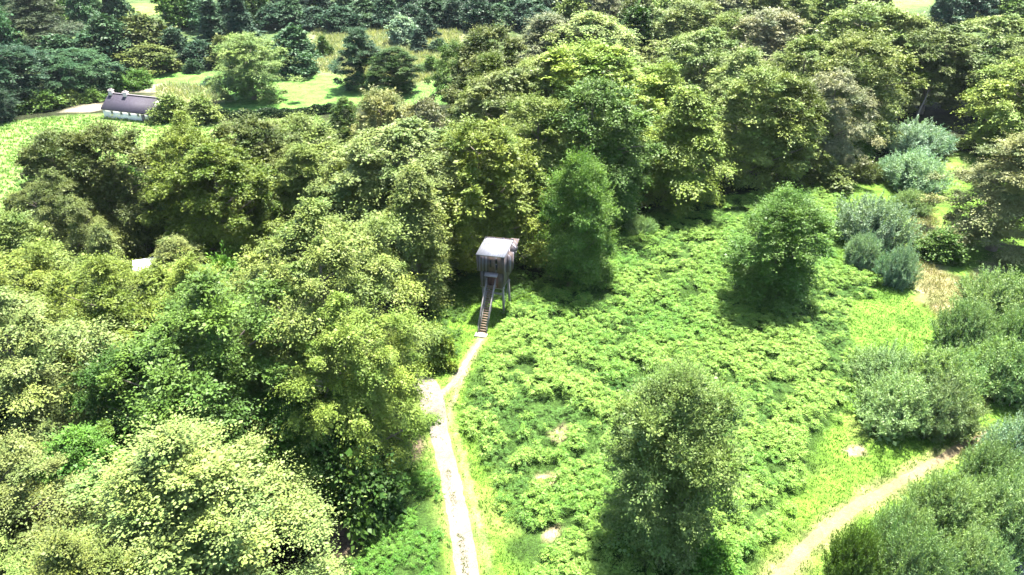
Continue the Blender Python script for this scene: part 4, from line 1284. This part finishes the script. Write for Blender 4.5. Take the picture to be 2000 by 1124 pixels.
def build_hedge():
    """dark hedge along the near edge of the lawn: one long thing of leaves"""
    line = poly_w([(425, 233), (480, 232), (540, 229), (600, 226), (655, 219)])
    g = np.random.default_rng(71)
    seg = np.concatenate([[0], np.cumsum(np.hypot(*np.diff(line, axis=0).T))])
    n = 15000
    s = g.uniform(0, seg[-1], n)
    cx, cy = np.interp(s, seg, line[:, 0]), np.interp(s, seg, line[:, 1])
    a = g.uniform(0, np.pi, n)
    hh = 1.6 * (.8 + .4 * vnoise(np.stack([s, s * 0], 1), 1.5, 72))
    off = np.cos(a) * .75 * g.uniform(.8, 1.05, n)
    zz = height(cx, cy) + np.sqrt(np.sin(a)) * hh * g.uniform(.75, 1.05, n)
    P = np.stack([cx + g.normal(0, .1, n), cy + off, zz], 1)
    D = g.normal(0, 1, (n, 3)) + np.array([0, 0, .5])
    Nn = np.stack([g.normal(0, .5, n), np.cos(a), np.sin(a)], 1) + g.normal(0, .4, (n, 3))
    V, I = diamonds(P, D, Nn, g.uniform(.2, .42, n), g.uniform(.14, .28, n))
    tint = g.beta(2.2, 2.2, (n, 3))
    t = thing('hedge', 'long dark green hedge along the near edge of the lawn', 'hedge', (0, 0, 0))
    child('foliage', mesh_np('hedge_foliage', V, 4, I, M['leaf'], tint), t, (.035, .062, .026))
    sg = [tube([(*(line[0] * (1 - f) + line[-1] * f), float(height(*(line[0] * (1 - f) + line[-1] * f))) - .2), (*(line[0] * (1 - f) + line[-1] * f), float(height(*(line[0] * (1 - f) + line[-1] * f))) + .6)], [.06, .03], 5) for f in np.linspace(.02, .98, 30)]
    child('stems', mesh_np('hedge_stems', *[(lambda v, i: (v, 4, i))(*join(sg))][0], M['bark']), t)


build_hedge()

# the bare trunk showing in the dark hollow on the right
x, y, z = ground(1786, 240)
bt = thing('dead_trunk', 'thin bare leaning trunk standing in the dark hollow at the right', 'dead tree', (x, y, z))
part('trunk', tube([(0, 0, -.3), (.25, 0, 2.2), (.75, .1, 4.6), (1.1, .2, 7)], [.2, .16, .12, .05], 7), M['twig'], bt)
part('snag', tube([(.5, .05, 3.4), (1.1, -.1, 4.3), (1.5, -.1, 4.6)], [.06, .04, .02], 5), M['twig'], bt)


# ------------------------------------------------------------------ light, sky, air, view
w = bpy.data.worlds.new('World')
SC.world = w
w.use_nodes = True
nt = w.node_tree
sky = nt.nodes.new('ShaderNodeTexSky')
sky.sky_type = 'NISHITA'
sky.sun_disc = False
sky.sun_elevation = SUN_EL
sky.sun_rotation = SUN_AZ % (2 * math.pi)
sky.air_density, sky.dust_density, sky.ozone_density = 1.0, 1.5, 1.0
bg = nt.nodes['Background']
bg.inputs[1].default_value = SKY_STRENGTH
nt.links.new(sky.outputs[0], bg.inputs[0])
sl = bpy.data.lights.new('sun', 'SUN')
sl.energy = 4.6
sl.angle = math.radians(3.0)
sl.color = (1, .955, .86)
so = bpy.data.objects.new('sun', sl)
COL.objects.link(so)
d = Vector((math.cos(SUN_EL) * math.sin(SUN_AZ), math.cos(SUN_EL) * math.cos(SUN_AZ), math.sin(SUN_EL)))
so.rotation_euler = d.to_track_quat('Z', 'Y').to_euler()
so.location = d * 200

SC.view_settings.view_transform = 'Standard'
SC.view_settings.look = 'None'
SC.view_settings.exposure = EXPOSURE
SC.view_settings.gamma = 1
# the air over the valley
hz = bpy.data.meshes.new('haze')
hv, hf = box_v(9000, 9000, 56, (0, 3000, 24))
hz.from_pydata([tuple(v) for v in hv], [], [tuple(int(i) for i in f) for f in hf.reshape(-1, 4)])
mh, nth, Nh, Lh_ = mat('haze_air')
vp = Nh('ShaderNodeVolumePrincipled')
vp.inputs['Color'].default_value = (.80, .90, 1, 1)
vp.inputs['Density'].default_value = HAZE
vp.inputs['Anisotropy'].default_value = 0.0
oh = Nh('ShaderNodeOutputMaterial')
Lh_(vp.outputs[0], oh.inputs['Volume'])
hz.materials.append(mh)
ho = bpy.data.objects.new('haze', hz)
COL.objects.link(ho)
ho['kind'] = 'stuff'

cy = SC.cycles
cy.max_bounces = 5
cy.diffuse_bounces = 2
cy.glossy_bounces = 2
cy.transmission_bounces = 3
cy.volume_bounces = 0
cy.transparent_max_bounces = 4
cy.use_denoising = True
cy.sample_clamp_indirect = 4
